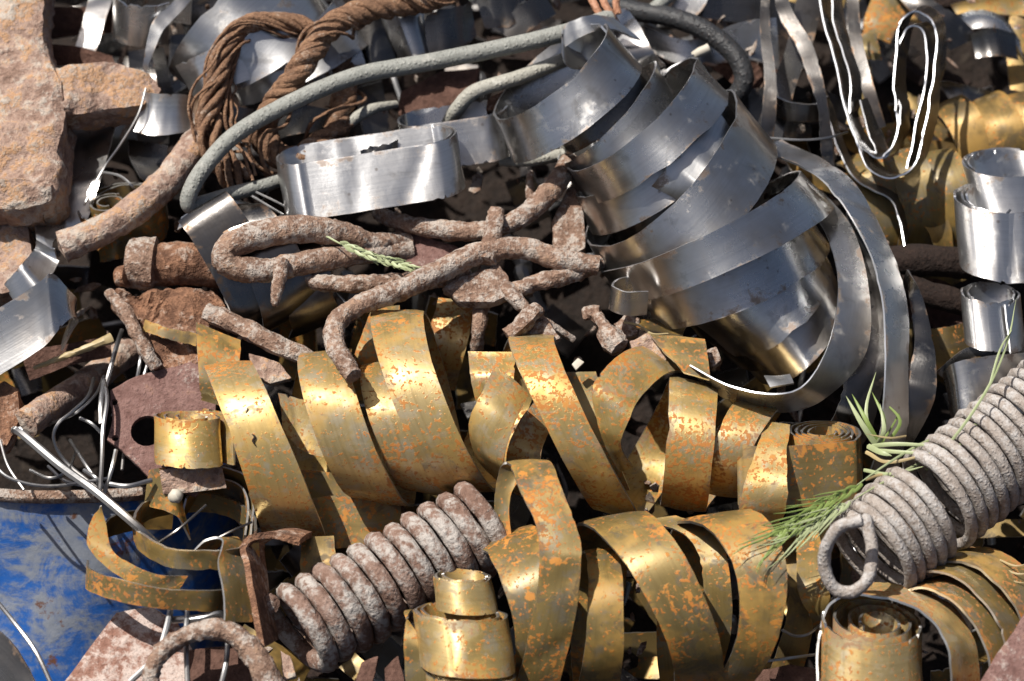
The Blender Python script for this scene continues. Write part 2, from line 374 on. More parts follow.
def SLAB(name, label, cat, mat, outline, thick, d=None, amp=1.5, freq=18, cut=5, holes=(), bevel=3, group=None, parent=None, flat=None, sub=14):
    """thick plate with an outline (x, y, d) of its front face; holes are (x, y, r); edges rounded, surface pitted"""
    pts = np.array([(p[0], p[1], p[2] if len(p) > 2 else d) for p in outline], float)
    # fit a plane through the outline so that the plate is flat
    pr = rel(pts); Wp = Wabs(pr); c = Wp.mean(0); _, _, vt = np.linalg.svd(Wp - c); nrm = vt[2]
    if np.dot(nrm, TOW) < 0: nrm = -nrm
    e1 = vt[0]; e2 = np.cross(nrm, e1)
    bm = bmesh.new()
    def ring(P2): 
        vs = [bm.verts.new(Vector(c + e1 * a + e2 * b)) for a, b in P2]
        return [bm.edges.new((vs[i], vs[(i + 1) % len(vs)])) for i in range(len(vs))]
    P2 = [(np.dot(p - c, e1), np.dot(p - c, e2)) for p in Wp]
    # subdivide outline
    step = sub * S; Q = []
    for i in range(len(P2)):
        a, b = np.array(P2[i]), np.array(P2[(i + 1) % len(P2)]); m = max(1, int(np.linalg.norm(b - a) / step))
        Q += [tuple(a + (b - a) * t / m) for t in range(m)]
    es = ring(Q)
    for hx, hy, hr in holes:
        w = Wabs(rel(np.array([hx, hy, pts[:, 2].mean()]))); a0, b0 = np.dot(w - c, e1), np.dot(w - c, e2)
        es += ring([(a0 + hr * S * math.cos(2 * math.pi * i / 18), b0 + hr * S * math.sin(2 * math.pi * i / 18)) for i in range(18)])
    bmesh.ops.triangle_fill(bm, use_beauty=True, use_dissolve=False, edges=es)
    r = bmesh.ops.extrude_face_region(bm, geom=bm.faces[:])
    bmesh.ops.translate(bm, verts=[g for g in r['geom'] if isinstance(g, bmesh.types.BMVert)], vec=Vector(-nrm * thick * S))
    bmesh.ops.recalc_face_normals(bm, faces=bm.faces)
    sharp = [e for e in bm.edges if len(e.link_faces) == 2 and e.calc_face_angle(0) > .6]
    if bevel: bmesh.ops.bevel(bm, geom=sharp, offset=bevel * S, segments=2, affect='EDGES', profile=.6)
    for _ in range(3):
        lng = [e for e in bm.edges if e.calc_length() > sub * S * 1.1]
        if lng: bmesh.ops.subdivide_edges(bm, edges=lng, cuts=1); bmesh.ops.triangulate(bm, faces=[f for f in bm.faces if len(f.verts) > 4])
    if amp: smooth_noise_disp(bm, amp, freq)
    V = [np.array(v.co) for v in bm.verts]; bm.verts.index_update(); F = [tuple(v.index for v in f.verts) for f in bm.faces]; bm.free()
    o = make(name, V, F, [mat], None, None, parent, 40)
    return o if parent is not None else tag(o, label, cat, group)

# ================================================================== SETTING: heap ground
def ground():
    def axis(lo, hi, n, far):
        a = np.linspace(lo, hi, n); e = np.array([.4, 1, 2, 4, 8, 16, 40, 90, 200.])
        return np.concatenate([lo - e[::-1], a, hi + e])
    xs = axis(-2.2, 2.2, 90, 200); ys = axis(-1.8, 2.2, 80, 200)
    sl = (math.cos(PITCH) - K * math.sin(PITCH)) / (math.sin(PITCH) + K * math.cos(PITCH)); V = []
    for y in ys:
        for x in xs:
            z = HZ + sl * y - 250 * S / math.cos(math.atan(sl))
            z = max(z, 0.0) if z < .25 else z
            top = 1.75; z = min(z, top)
            side = max(0, abs(x) - 2.0); z = max(0, z - side * .7)
            if y > 2.6: z = max(0, z - (y - 2.6) * .7)
            if abs(x) < 4 and abs(y) < 4:
                p = Vector((x, y, 0)); z += (.05 * noise.noise(p * 6) + .03 * noise.noise(p * 14)) * min(1, z * 3 + .15)
            V.append((x, y, z))
    nx = len(xs); F = [(j * nx + i, j * nx + i + 1, (j + 1) * nx + i + 1, (j + 1) * nx + i) for j in range(len(ys) - 1) for i in range(nx - 1)]
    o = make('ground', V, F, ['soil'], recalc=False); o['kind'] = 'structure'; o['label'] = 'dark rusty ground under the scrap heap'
ground()

# ================================================================== BIG GOLDEN COIL (middle)
ST = 'metal strip'
GC = COIL('golden_strip_coil', 'long golden rust-freckled strip wound in open turns across the middle', ST, 'gold', [
    (203, 367, 251, 362, 262, 536, 326, 540, 2, -4),
    (301, 354, 352, 350, 352, 497, 412, 507, -14, 2),
    (362, 366, 408, 362, 404, 486, 470, 497, -10, 6, 62),
    (371, 312, 424, 312, 446, 486, 500, 488, -8, 22, 88),
    (509, 338, 554, 338, 594, 509, 643, 518, -8, -2, 92),
    (669, 377, 717, 388, 660, 506, 706, 510, 2, 0, 70),
    (740, 401, 786, 407, 706, 494, 738, 500, -8, -8, 62)], 42, 78, t=2.6, crown=1.2)
E('golden_offcut', 'short golden strip with square-cut tip pointing up between the wide turns', ST, 'gold', [
    (495, 366, 528, 395, 118), (480, 396, 514, 425, 128), (469, 424, 504, 462, 112), (478, 456, 515, 482, 80), (500, 482, 535, 500, 40)], crown=2.5)
E('golden_offcut', 'freckled golden curl leaning right, beside the narrow upright turn', ST, 'gold', [
    (668, 340, 700, 372, 40), (627, 351, 667, 374, 92), (600, 374, 640, 398, 116), (592, 395, 629, 420, 118), (602, 436, 621, 444, 96), (618, 470, 632, 466, 60)], crown=2)
E('golden_offcut', 'pale golden strip end lying behind the left turns', ST, 'gold', [
    (279, 394, 283, 432, 40), (300, 398, 306, 452, 46), (330, 404, 345, 462, 42), (360, 420, 380, 470, 20)], crown=2)
E('golden_offcut', 'golden patch of strip under the pointed cut tip', ST, 'gold', [
    (536, 400, 556, 420, 60), (520, 420, 545, 440, 72), (507, 452, 541, 460, 70), (505, 490, 545, 492, 30)])
E('golden_offcut', 'golden strip fragment behind the square-cut tip, top edge level', ST, 'gold', [
    (468, 352, 516, 352, 66), (471, 380, 514, 378, 72), (478, 410, 512, 408, 58)])
E('golden_offcut', 'grey-golden strip standing upright behind the tall turn, orange spot', ST, 'gold_b', [
    (372, 308, 400, 306, 58), (362, 335, 398, 335, 66), (350, 368, 392, 366, 60), (345, 400, 390, 400, 30)])
E('golden_offcut', 'bright yellow strip lying under the rusty bar, shadow across it', ST, 'gold', [
    (438, 298, 474, 302, 22), (432, 322, 470, 330, 28), (426, 350, 464, 356, 20), (420, 385, 455, 390, -20)])
E('golden_offcut', 'golden strip face deep between tall turn and right-leaning curl', ST, 'gold_b', [
    (566, 372, 596, 372, 30), (574, 410, 606, 410, 36), (590, 450, 616, 455, 30), (606, 490, 630, 490, 5)])
E('golden_offcut', 'blotched golden tab over the corner of the narrow turn', ST, 'gold_b', [
    (650, 334, 704, 340, 84), (664, 352, 708, 358, 94), (684, 372, 709, 380, 98)], n=5)
E('golden_offcut', 'plain olive strip corner resting under the steel coil', ST, 'gold_d', [
    (640, 321, 688, 320, 52), (634, 328, 682, 336, 62)], n=5)
E('golden_offcut', 'square golden plate fragment with an orange stain, upper left of coil', ST, 'gold_b', [
    (196, 323, 240, 340, 70), (197, 346, 240, 358, 78), (199, 380, 236, 388, 74), (202, 400, 232, 408, 60)])
E('golden_offcut', 'narrow golden bar stuck out of the rusty crust', ST, 'gold_d', [
    (145, 320, 143, 331, 52), (170, 328, 168, 339, 56), (198, 334, 196, 346, 58)])
for i, (x, y, d) in enumerate(((241, 388, 135), (247, 413, 154), (254, 440, 163))):      # thin dark tubes on the first turn, for the dark of torn slits
    T('dark_slit_tube', '', '', 'rust_d', [(x - 2, y - 6, d), (x + 1, y - 3, d + 2), (x - 1, y + 1, d + 3), (x + 2, y + 6, d + 3)], [.4, 1.2, 1.1, .4], 4, 6, parent=GC, absd=True)
# left end of the coil: small roll
P('golden_strip_roll', 'small golden roll with spiral top at the left end of the coil', 'strip roll', 'gold', (190, 440, 66), (1, 0.02, 0), (0, .25, 1),
  spiral(12, 40, 2.6, 2.6, .62, 14, .04, 3) + [(14, -34), (44, -12)], 48, t=2.4, w=(.04, 1, .15))
E('golden_strip', 'golden strip running low behind the left turns towards the spring', ST, 'gold_b', [
    (150, 470, 145, 505, 40), (165, 468, 175, 515, 48), (176, 478, 190, 540, 30)])
E('golden_strip', 'wide orange-lit strip lying at the bottom behind the second turn', ST, 'gold_b', [
    (300, 500, 296, 545, 0), (330, 496, 330, 548, 6), (372, 498, 366, 545, 10), (400, 492, 402, 540, 6)])
E('golden_strip', 'dull golden strip lying level deep beneath the left turns', ST, 'gold_b', [
    (262, 472, 268, 500, 0), (300, 470, 300, 500, 5), (350, 474, 350, 500, 5)])
# right end of the coil: roll standing on edge
P('golden_strip_roll', 'golden spiral roll standing on edge at the right end of the coil', 'strip roll', 'gold_b', (824, 462, 62), (1, 0.03, 0), (0, .55, 1),
  [(-86, 30), (-62, 36), (-36, 33)] + [(-p[0], p[1]) for p in spiral(38, 12, 4.2, 2.2, .62, 16, .03, 5)], 62, t=2.6, w=(.02, 1, -.06))
E('golden_strip', 'golden tongue of strip folded down beside the standing roll, orange foot', ST, 'gold', [
    (766, 423, 790, 426, 92), (756, 450, 787, 452, 104), (744, 485, 787, 486, 104), (739, 512, 786, 506, 90), (742, 530, 780, 530, 60)])

# ================================================================== LOWER GOLDEN COIL
COIL('golden_strip_coil', 'blotched brown-gold strip coiled in big loops at bottom centre', ST, 'gold_b', [
    (474, 548, 532, 526, 505, 690, 545, 700, 22, -4, 80),
    (584, 552, 616, 548, 574, 688, 616, 690, 8, 4, 70),
    (578, 524, 640, 512, 668, 694, 716, 690, 26, -6, 88),
    (678, 522, 738, 510, 690, 694, 724, 700, 56, -10, 84)], 34, 80, t=2.6, crown=1.4)
E('golden_strip', 'tall blotched strip looping over the front of the lower coil', ST, 'gold_b', [
    (497, 560, 512, 548, 80), (494, 500, 512, 492, 96), (505, 462, 546, 462, 118), (520, 490, 562, 490, 140), (537, 530, 579, 535, 146),
    (539, 565, 581, 562, 140), (531, 625, 575, 618, 112), (516, 682, 559, 684, 64), (500, 720, 540, 730, 0)], crown=1.5)
E('golden_strip', 'dark inner loop of strip shaded by the lower coil', ST, 'gold_b', [
    (640, 520, 676, 516, 60), (690, 540, 718, 536, 74), (704, 590, 731, 586, 70), (700, 640, 730, 636, 40), (680, 690, 715, 690, 0)])
E('golden_strip', 'narrow dark strip end with orange spots right of the lower coil', ST, 'gold_b', [
    (800, 520, 812, 512, 20), (797, 555, 822, 545, 60), (798, 590, 828, 585, 70), (812, 622, 834, 616, 50), (820, 650, 842, 645, 10)])
E('golden_strip', 'dull strip sloping behind the lower coil, right side', ST, 'gold_d', [
    (780, 525, 812, 520, 5), (786, 570, 815, 570, 18), (786, 620, 815, 620, 10), (770, 670, 800, 680, -20)])
P('golden_strip_roll', 'shiny small golden roll of stacked turns at bottom, beside the grey spring', 'strip roll', 'gold', (466, 592, 92), (1, 0.05, 0), (0, .3, 1),
  spiral(20, 32, 2.3, 1.0, .8, 16, .05, 8), 34, t=2.4, w=(.16, 1, .22))
P('golden_strip_roll', 'wide lower roll of gold strip with rolled rim at bottom centre', 'strip roll', 'gold', (464, 640, 96), (1, 0.05, 0), (0, .3, 1),
  spiral(36, 47, 2.4, .6, .8, 16, .05, 9), 58, t=2.6, w=(.12, 1, .22))
P('golden_strip_roll', 'bottom rim of gold roll cut off by the lower frame edge', 'strip roll', 'gold', (474, 690, 86), (1, 0.05, 0), (0, .3, 1),
  spiral(36, 46, 1.6, .6, .8, 16, .05, 10), 34, t=2.6, w=(.12, 1, .22))
E('golden_strip', 'curled upright golden strip on the left flank of the bottom roll', ST, 'gold_b', [
    (432, 612, 418, 611, 78), (410, 612, 404, 614, 92), (404, 640, 420, 640, 100), (406, 690, 430, 690, 80)])

# ================================================================== BIG STEEL COIL
COIL('steel_strip_coil', 'large grey steel strip coil leaning right in tilted turns', ST, 'steel_m', [
    (495, 117, 513, 160, 607, 24, 641, 66, 10, 16, 60, 16),
    (560, 162, 575, 190, 655, 62, 672, 92, 8, 12, 66, 0),
    (568, 168, 588, 200, 694, 58, 728, 93, 12, 18, 86, 26),
    (574, 192, 590, 230, 712, 84, 744, 122, 10, 24, 84, 8),
    (586, 238, 612, 288, 735, 92, 776, 146, 14, 38, 108, 24),
    (600, 268, 626, 300, 800, 172, 834, 206, 4, 16, 110, 44),
    (609, 282, 636, 322, 804, 206, 828, 246, 12, 26, 112, 10),
    (678, 312, 722, 348, 804, 218, 826, 262, 20, 28, 94, 8),
    (720, 346, 758, 378, 816, 228, 840, 286, 18, 26, 84, 0)], 30, 88, lead=(602, 26, 634, 62), t=2.2, crown=1.0)
COIL('steel_strip_coil', 'inner steel turns nested inside the large leaning coil', ST, 'steel_d', [
    (548, 128, 566, 152, 628, 60, 650, 84, 6, 10, 44, 0),
    (590, 176, 606, 206, 700, 92, 724, 122, 8, 12, 60, 0),
    (606, 226, 628, 262, 738, 128, 764, 164, 10, 16, 76, 6),
    (640, 276, 664, 306, 786, 190, 810, 222, 10, 20, 80, 0),
    (672, 306, 700, 336, 800, 214, 822, 250, 12, 24, 72, 0),
    (704, 336, 736, 362, 812, 240, 830, 290, 16, 26, 66, 0)], 26, 60, t=2.0, crown=.6)
E('steel_strip', 'steel loop turned edge-on around the foot of the steel coil', ST, 'steel_m', [
    (690, 365, 100, 690, 372, 60), (730, 386, 120, 728, 400, 70), (775, 394, 128, 776, 412, 80), (806, 383, 124, 822, 400, 90), (830, 340, 118, 866, 352, 100),
    (838, 284, 112, 868, 285, 104), (827, 236, 92, 852, 228, 88), (806, 205, 60, 822, 190, 60)], crown=1, t=1.5, dent=.4, wob=.3)
E('steel_strip', 'long dark steel strip arching down right of the coil, bright edge', ST, 'steel_m', [
    (760, 152, 60, 782, 140, 40), (800, 166, 88, 822, 160, 66), (832, 190, 104, 856, 186, 80), (866, 245, 124, 886, 240, 96), (882, 297, 128, 906, 300, 100),
    (885, 365, 120, 908, 365, 94), (880, 432, 96, 906, 428, 72), (868, 480, 50, 896, 480, 30)], crown=1, t=2, dent=.4, wob=.3)
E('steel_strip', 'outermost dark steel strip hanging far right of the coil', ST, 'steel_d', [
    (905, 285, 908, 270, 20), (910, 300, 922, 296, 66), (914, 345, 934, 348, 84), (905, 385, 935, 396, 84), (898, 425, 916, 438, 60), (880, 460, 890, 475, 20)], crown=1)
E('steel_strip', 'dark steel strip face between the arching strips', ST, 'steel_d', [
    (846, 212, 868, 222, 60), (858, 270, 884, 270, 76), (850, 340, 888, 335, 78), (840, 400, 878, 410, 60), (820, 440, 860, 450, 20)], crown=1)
E('steel_strip', 'short steel tab poking out above the top turn, over the grey cable', ST, 'steel', [
    (596, 60, 610, 66, 40), (566, 46, 570, 68, 80), (564, 26, 566, 46, 92), (590, 16, 604, 30, 92), (612, 18, 640, 40, 70)], crown=0)
E('steel_strip', 'bent steel tab standing behind the top turn of the coil', ST, 'steel_m', [
    (600, 14, 626, 8, 30), (616, 36, 640, 26, 46), (626, 54, 652, 50, 50), (640, 74, 666, 66, 36)])
P('steel_strip', 'small steel curl inside the coil near the second turn', ST, 'steel_d', (652, 108, 78), (1, .1, 0), (.2, 1, .3),
  [(-30, -2), (-12, -12), (4, -10), (8, 2), (0, 12), (-4, 24)], 34, t=1.8)
E('steel_strip', 'crumpled steel scrap tucked between the coil turns', ST, 'steel', [
    (706, 100, 732, 128, 130), (690, 132, 718, 154, 146), (672, 160, 702, 184, 146), (652, 186, 690, 206, 128)], n=5, wob=2)
P('steel_strip', 'tiny steel curl on the lower left of the coil', ST, 'steel_m', (622, 296, 104), (1, .1, 0), (.1, .5, 1),
  [(30, -16), (8, -20), (-8, -10), (-10, 6), (4, 16), (26, 10)], 26, t=2)
E('steel_strip', 'small bright steel tab under the edge-on loop', ST, 'steel', [(764, 376, 790, 374, 70), (770, 388, 794, 384, 74)], n=4)

# ================================================================== SPRINGS
def spring(name, label, mat, A, B, R, wire, turns, ph, gap=None, lead=(), trail=(), amp=1.0, tilt=(0, 0, 0), squash=1.0, rfun=None):
    A = np.array(A, float); B = np.array(B, float); A[2] += slope(A[1]); B[2] += slope(B[1])
    a, u, v = basis(B - A); N = int(turns * 22); pts = []
    tl = np.array(tilt, float)
    for i in range(N + 1):
        t = i / N; ang = ph + 2 * math.pi * turns * t
        s = t if gap is None else gap(t)
        r = R * (1 + .02 * math.sin(ang * .37)) * (rfun(t) if rfun else 1)
        rad = u * math.cos(ang) * squash + v * math.sin(ang)
        pts.append(A + (B - A) * s + rad * r + a * r * (np.dot(rad, tl)))
    pts = (list(cr(lead + [tuple(pts[0])], 7))[:-1] if lead else []) + pts + [np.array(p, float) for p in trail]
    V, F, U = tube_geo(Wabs(np.array(pts)), wire, 10, amp, 70)
    return tag(make(name, V, F, [mat], U, None, None, 60), label, 'spring')
spring('coil_spring', 'flaky white-and-rust coil spring lying below the golden coil', 'spring', (292, 636, 44), (494, 520, 52), 41, 9.2, 11.4, 1.2, amp=1.3, tilt=(.10, .10, 0))
def gp(t): return t * .95 + .05 / (1 + math.exp(-(t - .27) * 160))
spring('coil_spring', 'grey coil spring with a hooked open end at right edge', 'spring2', (868, 556, 95), (1090, 378, 60), 50, 6.0, 20.5, .4, gap=gp, amp=.7,
       lead=[(862, 520, 290), (838, 528, 285), (824, 556, 270), (832, 586, 262), (852, 592, 262), (868, 578, 262), (872, 548, 252), (866, 520, 245)])

# ================================================================== RIGHT BOTTOM COIL
P('golden_strip_roll', 'golden roll with bright spiral top in the lower right corner', 'strip roll', 'gold', (876, 656, 92), (1, .10, 0), (-.05, .75, 1),
  spiral(16, 52, 3.2, 2.4, .82, 18, .05, 12), 70, t=2.6, w=(.0, 1, .02))
E('golden_strip', 'golden strip arc rising from the corner roll, nearest the hook', ST, 'gold', [
    (818, 690, 92, 822, 660, 60), (818, 640, 104, 826, 618, 64), (830, 604, 118, 846, 592, 70), (856, 595, 128, 876, 584, 76), (896, 601, 132, 920, 590, 80), (934, 622, 134, 958, 612, 84), (950, 660, 124, 976, 652, 84), (950, 710, 90, 978, 704, 60)])
E('golden_strip', 'golden strip loop behind the corner roll, lowest white rim', ST, 'gold_b', [
    (892, 640, 60, 912, 628, 20), (896, 604, 84, 918, 592, 40), (914, 590, 104, 938, 576, 58), (942, 594, 118, 968, 582, 74), (972, 620, 122, 1000, 610, 80), (990, 660, 112, 1020, 654, 72), (994, 710, 80, 1024, 704, 50)])
E('golden_strip', 'golden strip loop behind the corner roll, middle white rim', ST, 'gold_b', [
    (890, 620, 40, 914, 604, 0), (897, 590, 70, 922, 574, 30), (918, 572, 94, 946, 558, 50), (950, 574, 108, 980, 564, 66), (984, 602, 112, 1012, 596, 72), (1004, 644, 104, 1034, 642, 66), (1010, 700, 70, 1040, 696, 40)])
E('golden_strip', 'broad golden strip loop under the grey spring, topmost rim', ST, 'gold_b', [
    (906, 610, 20, 936, 590, -20), (916, 578, 52, 950, 560, 14), (938, 562, 80, 974, 548, 40), (968, 564, 98, 1004, 554, 58), (1000, 588, 106, 1040, 582, 68), (1022, 624, 100, 1060, 620, 64), (1030, 680, 70, 1068, 678, 40)])
E('golden_strip', 'short bright strip ends inside the corner loops', ST, 'steel', [(936, 588, 940, 600, 52), (956, 586, 960, 596, 60), (976, 594, 978, 602, 56)], n=5)

# ================================================================== UPPER LEFT: casting, rods, plates
cast = holder('rusty_casting', 'massive pitted rust-brown casting with a side arm, top left corner', 'casting', Vector(Wabs(rel(np.array([20., 205, 20])))))
SLAB('body', '', '', 'cast', [(-60, -60), (42, -60), (49, -14), (45, 12), (48, 40), (52, 62), (60, 82), (66, 112), (61, 140), (63, 166), (56, 190), (50, 204), (20, 209), (-60, 206)], 70, d=92, amp=7, freq=15, bevel=13, sub=8, parent=cast)
SLAB('arm', '', '', 'cast', [(38, 66, 90), (70, 64, 88), (104, 58, 80), (128, 63, 74), (150, 70, 70), (164, 84, 66), (161, 95, 66), (146, 106, 68), (118, 109, 74), (92, 114, 80), (60, 116, 88), (38, 120, 90)], 46, amp=6, freq=18, bevel=14, sub=7, parent=cast)
SLAB('foot', '', '', 'cast', [(-60, 176, 104), (22, 178, 104), (52, 184, 100), (54, 202, 90), (20, 210, 88), (-60, 208, 88)], 40, amp=3, freq=20, bevel=5, sub=9, parent=cast)
SLAB('rusty_lump', 'crumbling pinkish rust lump at left edge below the casting', 'rusty lump', 'cast', [(-60, 214), (18, 210), (32, 226), (34, 262), (20, 290), (-60, 306)], 50, d=46, amp=5, freq=20, bevel=9, sub=9)
T('rusty_rod', 'thick pale-rust rod slanting down left beneath the grey cable', 'rusty rod', 'cast', [(214, 118, 30), (194, 146, 48), (170, 178, 56), (140, 206, 60), (104, 229, 60), (62, 247, 56)], [13, 15, 16, 16, 15, 16], 10, 16, 1.8, 55)
E('steel_strip', 'crumpled shiny steel strip wedged under the casting at left', ST, 'steel', [
    (66, 222, 34, 204, 20), (52, 246, 36, 236, 52), (58, 262, 34, 250, 40), (44, 290, 22, 264, 56), (20, 310, 4, 284, 40)], n=6, wob=2)
E('steel_strip', 'wide bent steel channel strip at left edge, corner towards the wires', ST, 'steel_m', [
    (-70, 346, -70, 420, 60), (-10, 314, -8, 380, 74), (36, 284, 40, 350, 84), (52, 274, 58, 330, 86), (66, 288, 72, 318, 76), (76, 304, 76, 322, 56), (70, 330, 60, 350, 20)], n=8, crown=2)
E('steel_sheet', 'dark blue-grey steel sheet in the shade under the casting arm', 'steel sheet', 'steel_m', [
    (70, 130, 118, 118, 10), (62, 170, 108, 156, 22), (58, 205, 96, 196, 28), (64, 236, 84, 232, 18)])
E('steel_sheet', 'dark flat steel blade hanging below the shiny bent tab', 'steel sheet', 'steel_d', [
    (128, 140, 168, 146, 4), (130, 158, 164, 176, 10), (140, 178, 156, 188, 10)])
E('steel_strip', 'shiny bent steel tab beside the casting arm', ST, 'steel', [
    (142, 92, 134, 132, 60), (158, 94, 152, 135, 66), (184, 94, 180, 133, 62), (204, 100, 202, 128, 44), (222, 108, 222, 124, 20)], crown=5)
T('steel_wire', 'thin bright wire along the edge of the shaded sheet', 'wire', 'wire', [(146, 88, 76), (138, 115, 70), (120, 145, 58), (104, 168, 46), (84, 205, 40)], 1.3, 6, 6)
T('steel_wire', 'short curved wire near the golden ring', 'wire', 'wire', [(102, 172, 44), (120, 176, 50), (132, 186, 52), (138, 194, 40)], 1.4, 6, 6)
P('golden_strip_roll', 'dull golden ring of strip behind the thick rod', 'strip roll', 'gold_b', (128, 218, 14), (1, -.15, 0), (.1, .55, .8), spiral(36, 50, 1.5, 2.6, .75, 16, .05, 21), 36, t=2.2)
P('golden_strip_roll', 'small golden curl inside the ring behind the thick rod', 'strip roll', 'gold_b', (110, 212, 26), (1, -.15, 0), (.1, .55, .8), spiral(8, 20, 1.6, 1.6, .8, 14, .05, 22), 24, t=2.0)
E('golden_strip', 'golden strip standing below the thick rod', ST, 'gold_b', [(96, 240, 100, 262, 20), (112, 236, 116, 260, 30), (128, 232, 130, 256, 24)], n=5)

E('steel_strip', 'flat grey strip leaning at the top left beside the casting', ST, 'steel_m', [(92, -20, 122, -20, 10), (86, 10, 110, 6, 16), (76, 44, 98, 46, 18), (66, 80, 88, 84, 0)])
P('steel_strip_roll', 'curled grey steel roll at the top edge, left', 'strip roll', 'steel_m', (146, 14, 28), (1, .12, .15), (-.1, .5, 1), [(40, -34), (10, -36), (-20, -22), (-32, 4), (-18, 26), (10, 26), (26, 14)], 46, t=2)
E('steel_strip', 'narrow grey strip arcing down from the top edge', ST, 'steel_m', [(200, -14, 186, -20, 50), (184, 8, 172, 2, 56), (164, 30, 154, 20, 58), (152, 56, 146, 46, 50), (146, 74, 143, 66, 40)])
COIL('steel_strip_coil', 'broad bright steel coil behind the wire rope, top left', ST, 'steel', [
    (172, 74, 206, 106, 258, -26, 300, 4, -14, -8, 60),
    (196, 92, 214, 102, 306, -24, 344, 36, -6, 4, 66, 10),
    (232, 88, 240, 104, 340, -10, 372, 40, 0, 10, 60)], -6, 64, t=2, crown=2)
E('steel_sheet', 'bright folded steel face behind the rope loop', 'steel sheet', 'steel', [(176, 66, 200, 108, 30), (196, 56, 212, 96, 52), (222, 46, 232, 86, 62), (268, 40, 276, 72, 60), (300, 44, 306, 60, 40)], n=6)
E('steel_sheet', 'grey steel face behind the lower rope loop', 'steel sheet', 'steel_m', [(276, 40, 286, 76, 20), (316, 34, 320, 70, 30), (352, 20, 366, 66, 26)], n=5)
E('rusty_plate', 'dull brown plate behind the strips at top left', 'plate', 'rust', [(46, 8, 50, 40, -20), (90, 6, 96, 34, -16), (140, 4, 142, 32, -16)], n=5, t=5)
E('rusty_plate', 'dull grey-brown plate resting over the casting arm', 'plate', 'rust', [(50, 44, 54, 66, 10), (84, 48, 88, 66, 14), (112, 56, 116, 66, 12)], n=4, t=5)
E('steel_strip', 'dark strip behind the casting arm tip', ST, 'steel_d', [(150, 50, 128, 52, 0), (156, 74, 130, 76, 10), (160, 100, 136, 100, 6)], n=5)
for x0, lab in ((184, 'dark strip slanting below the bright steel coil, left'), (262, 'grey strip lying beneath the cable, near rope foot')):
    E('steel_strip', lab, ST, 'steel_d', [(x0, 112, x0 + 10, 140, 0), (x0 + 30, 104, x0 + 36, 134, 8), (x0 + 70, 110, x0 + 72, 132, 0)], n=6)

# ------------------------------------------------------------------ wire ropes
def rope(name, label, keys, R, strands=6, pitch=70, mat='rope', fray=0, seed=1, splay=None):
    C = Wabs(rel(cr(keys, 14))); n = len(C); r = np.random.RandomState(seed)
    T_ = unit(np.gradient(C, axis=0)); ref = TOW; U = np.zeros_like(C); U[0] = unit(np.cross(T_[0], ref))
    for i in range(1, n): U[i] = unit(U[i - 1] - T_[i] * np.dot(U[i - 1], T_[i]))
    B = np.cross(T_, U); L = np.concatenate([[0], np.cumsum(np.linalg.norm(np.diff(C, axis=0), axis=1))]) / S
    root = holder(name, label, 'wire rope', Vector(C[:, :].min(0)))
    for k in range(strands + fray):
        a0 = 2 * math.pi * k / strands; loose = k >= strands
        off = R * (.62 if not loose else 1.15); ang = a0 + 2 * math.pi * L / pitch * (1 if not loose else .6) + wav(n, .25, 2, seed * 50 + k)
        sp = 1 + (wav(n, .16 if not loose else .5, 1.6, seed * 90 + k))
        if splay is not None: sp = sp * np.interp(np.linspace(0, 1, n), np.linspace(0, 1, len(splay)), splay)
        Q = C + (U * np.cos(ang)[:, None] + B * np.sin(ang)[:, None]) * (off * S * sp)[:, None]
        V, F, UV = tube_geo(Q, R * (.40 if not loose else .16), 7, R * .06, 90)
        make('strand' if not loose else 'loose_wire', V, F, [mat], UV, None, root, 60)
    return root
rope('wire_rope', 'rusty twisted wire rope looping down over the grey cable', [(470, -22, 60), (430, 0, 66), (388, 6, 74), (345, 18, 84), (318, 42, 92), (296, 76, 90), (274, 104, 70), (264, 132, 52), (280, 156, 44), (306, 156, 44), (332, 134, 40), (344, 104, 30), (344, 66, 20), (330, 44, 14)], 12.5, 8, 66, fray=3, seed=3)
rope('wire_rope', 'frayed rusty wire rope loop hanging left of the twisted one', [(326, 46, 66), (306, 26, 74), (272, 20, 82), (240, 28, 86), (224, 50, 84), (216, 86, 80), (208, 118, 76), (212, 146, 70), (226, 166, 60), (240, 184, 44)], 9.5, 6, 120, fray=3, seed=4, splay=[.8, .9, 1, 1.1, 1.3, 1.5, 1.5, 1.7, 1.9, 2])
rope('wire_rope', 'loose inner strand bundle of rope hanging inside the left loop', [(244, 30, 78), (232, 62, 74), (226, 100, 72), (232, 130, 66), (246, 146, 52)], 5, 4, 110, fray=1, seed=6, splay=[1, 1, 1.4, 1.6, 2])

# ------------------------------------------------------------------ grey cables
T('grey_cable', 'long grey cable arching across the upper left heap', 'cable', 'cable', [(286, 178, 40), (262, 186, 50), (232, 194, 60), (206, 202, 70), (190, 206, 82), (190, 192, 94), (204, 168, 100), (236, 134, 102), (290, 103, 100), (356, 76, 98), (430, 62, 94), (500, 48, 88), (560, 34, 84), (610, 18, 60)], [7, 7.5, 8, 8.5, 8.5, 9, 9, 9], 12, 16, .25, 30)
T('grey_cable', 'pale grey cable stub above the rear steel loop', 'cable', 'cable_p', [(448, 124, 20), (458, 108, 50), (476, 91, 66), (520, 77, 66), (570, 58, 50), (600, 50, 30)], 7.6, 10, 12, .2, 30)
T('grey_cable', 'pale cable end passing under the top turn of the steel coil', 'cable', 'cable_p', [(500, 160, 24), (530, 160, 30), (566, 154, 20), (590, 148, 0)], 6.5, 8, 12, .2, 30)
T('grey_cable', 'thin pale cable curving up behind the steel loop', 'cable', 'cable_p', [(330, 150, 20), (346, 126, 30), (370, 110, 30), (396, 104, 10)], [4, 6, 6, 4], 8, 10, .2, 30)

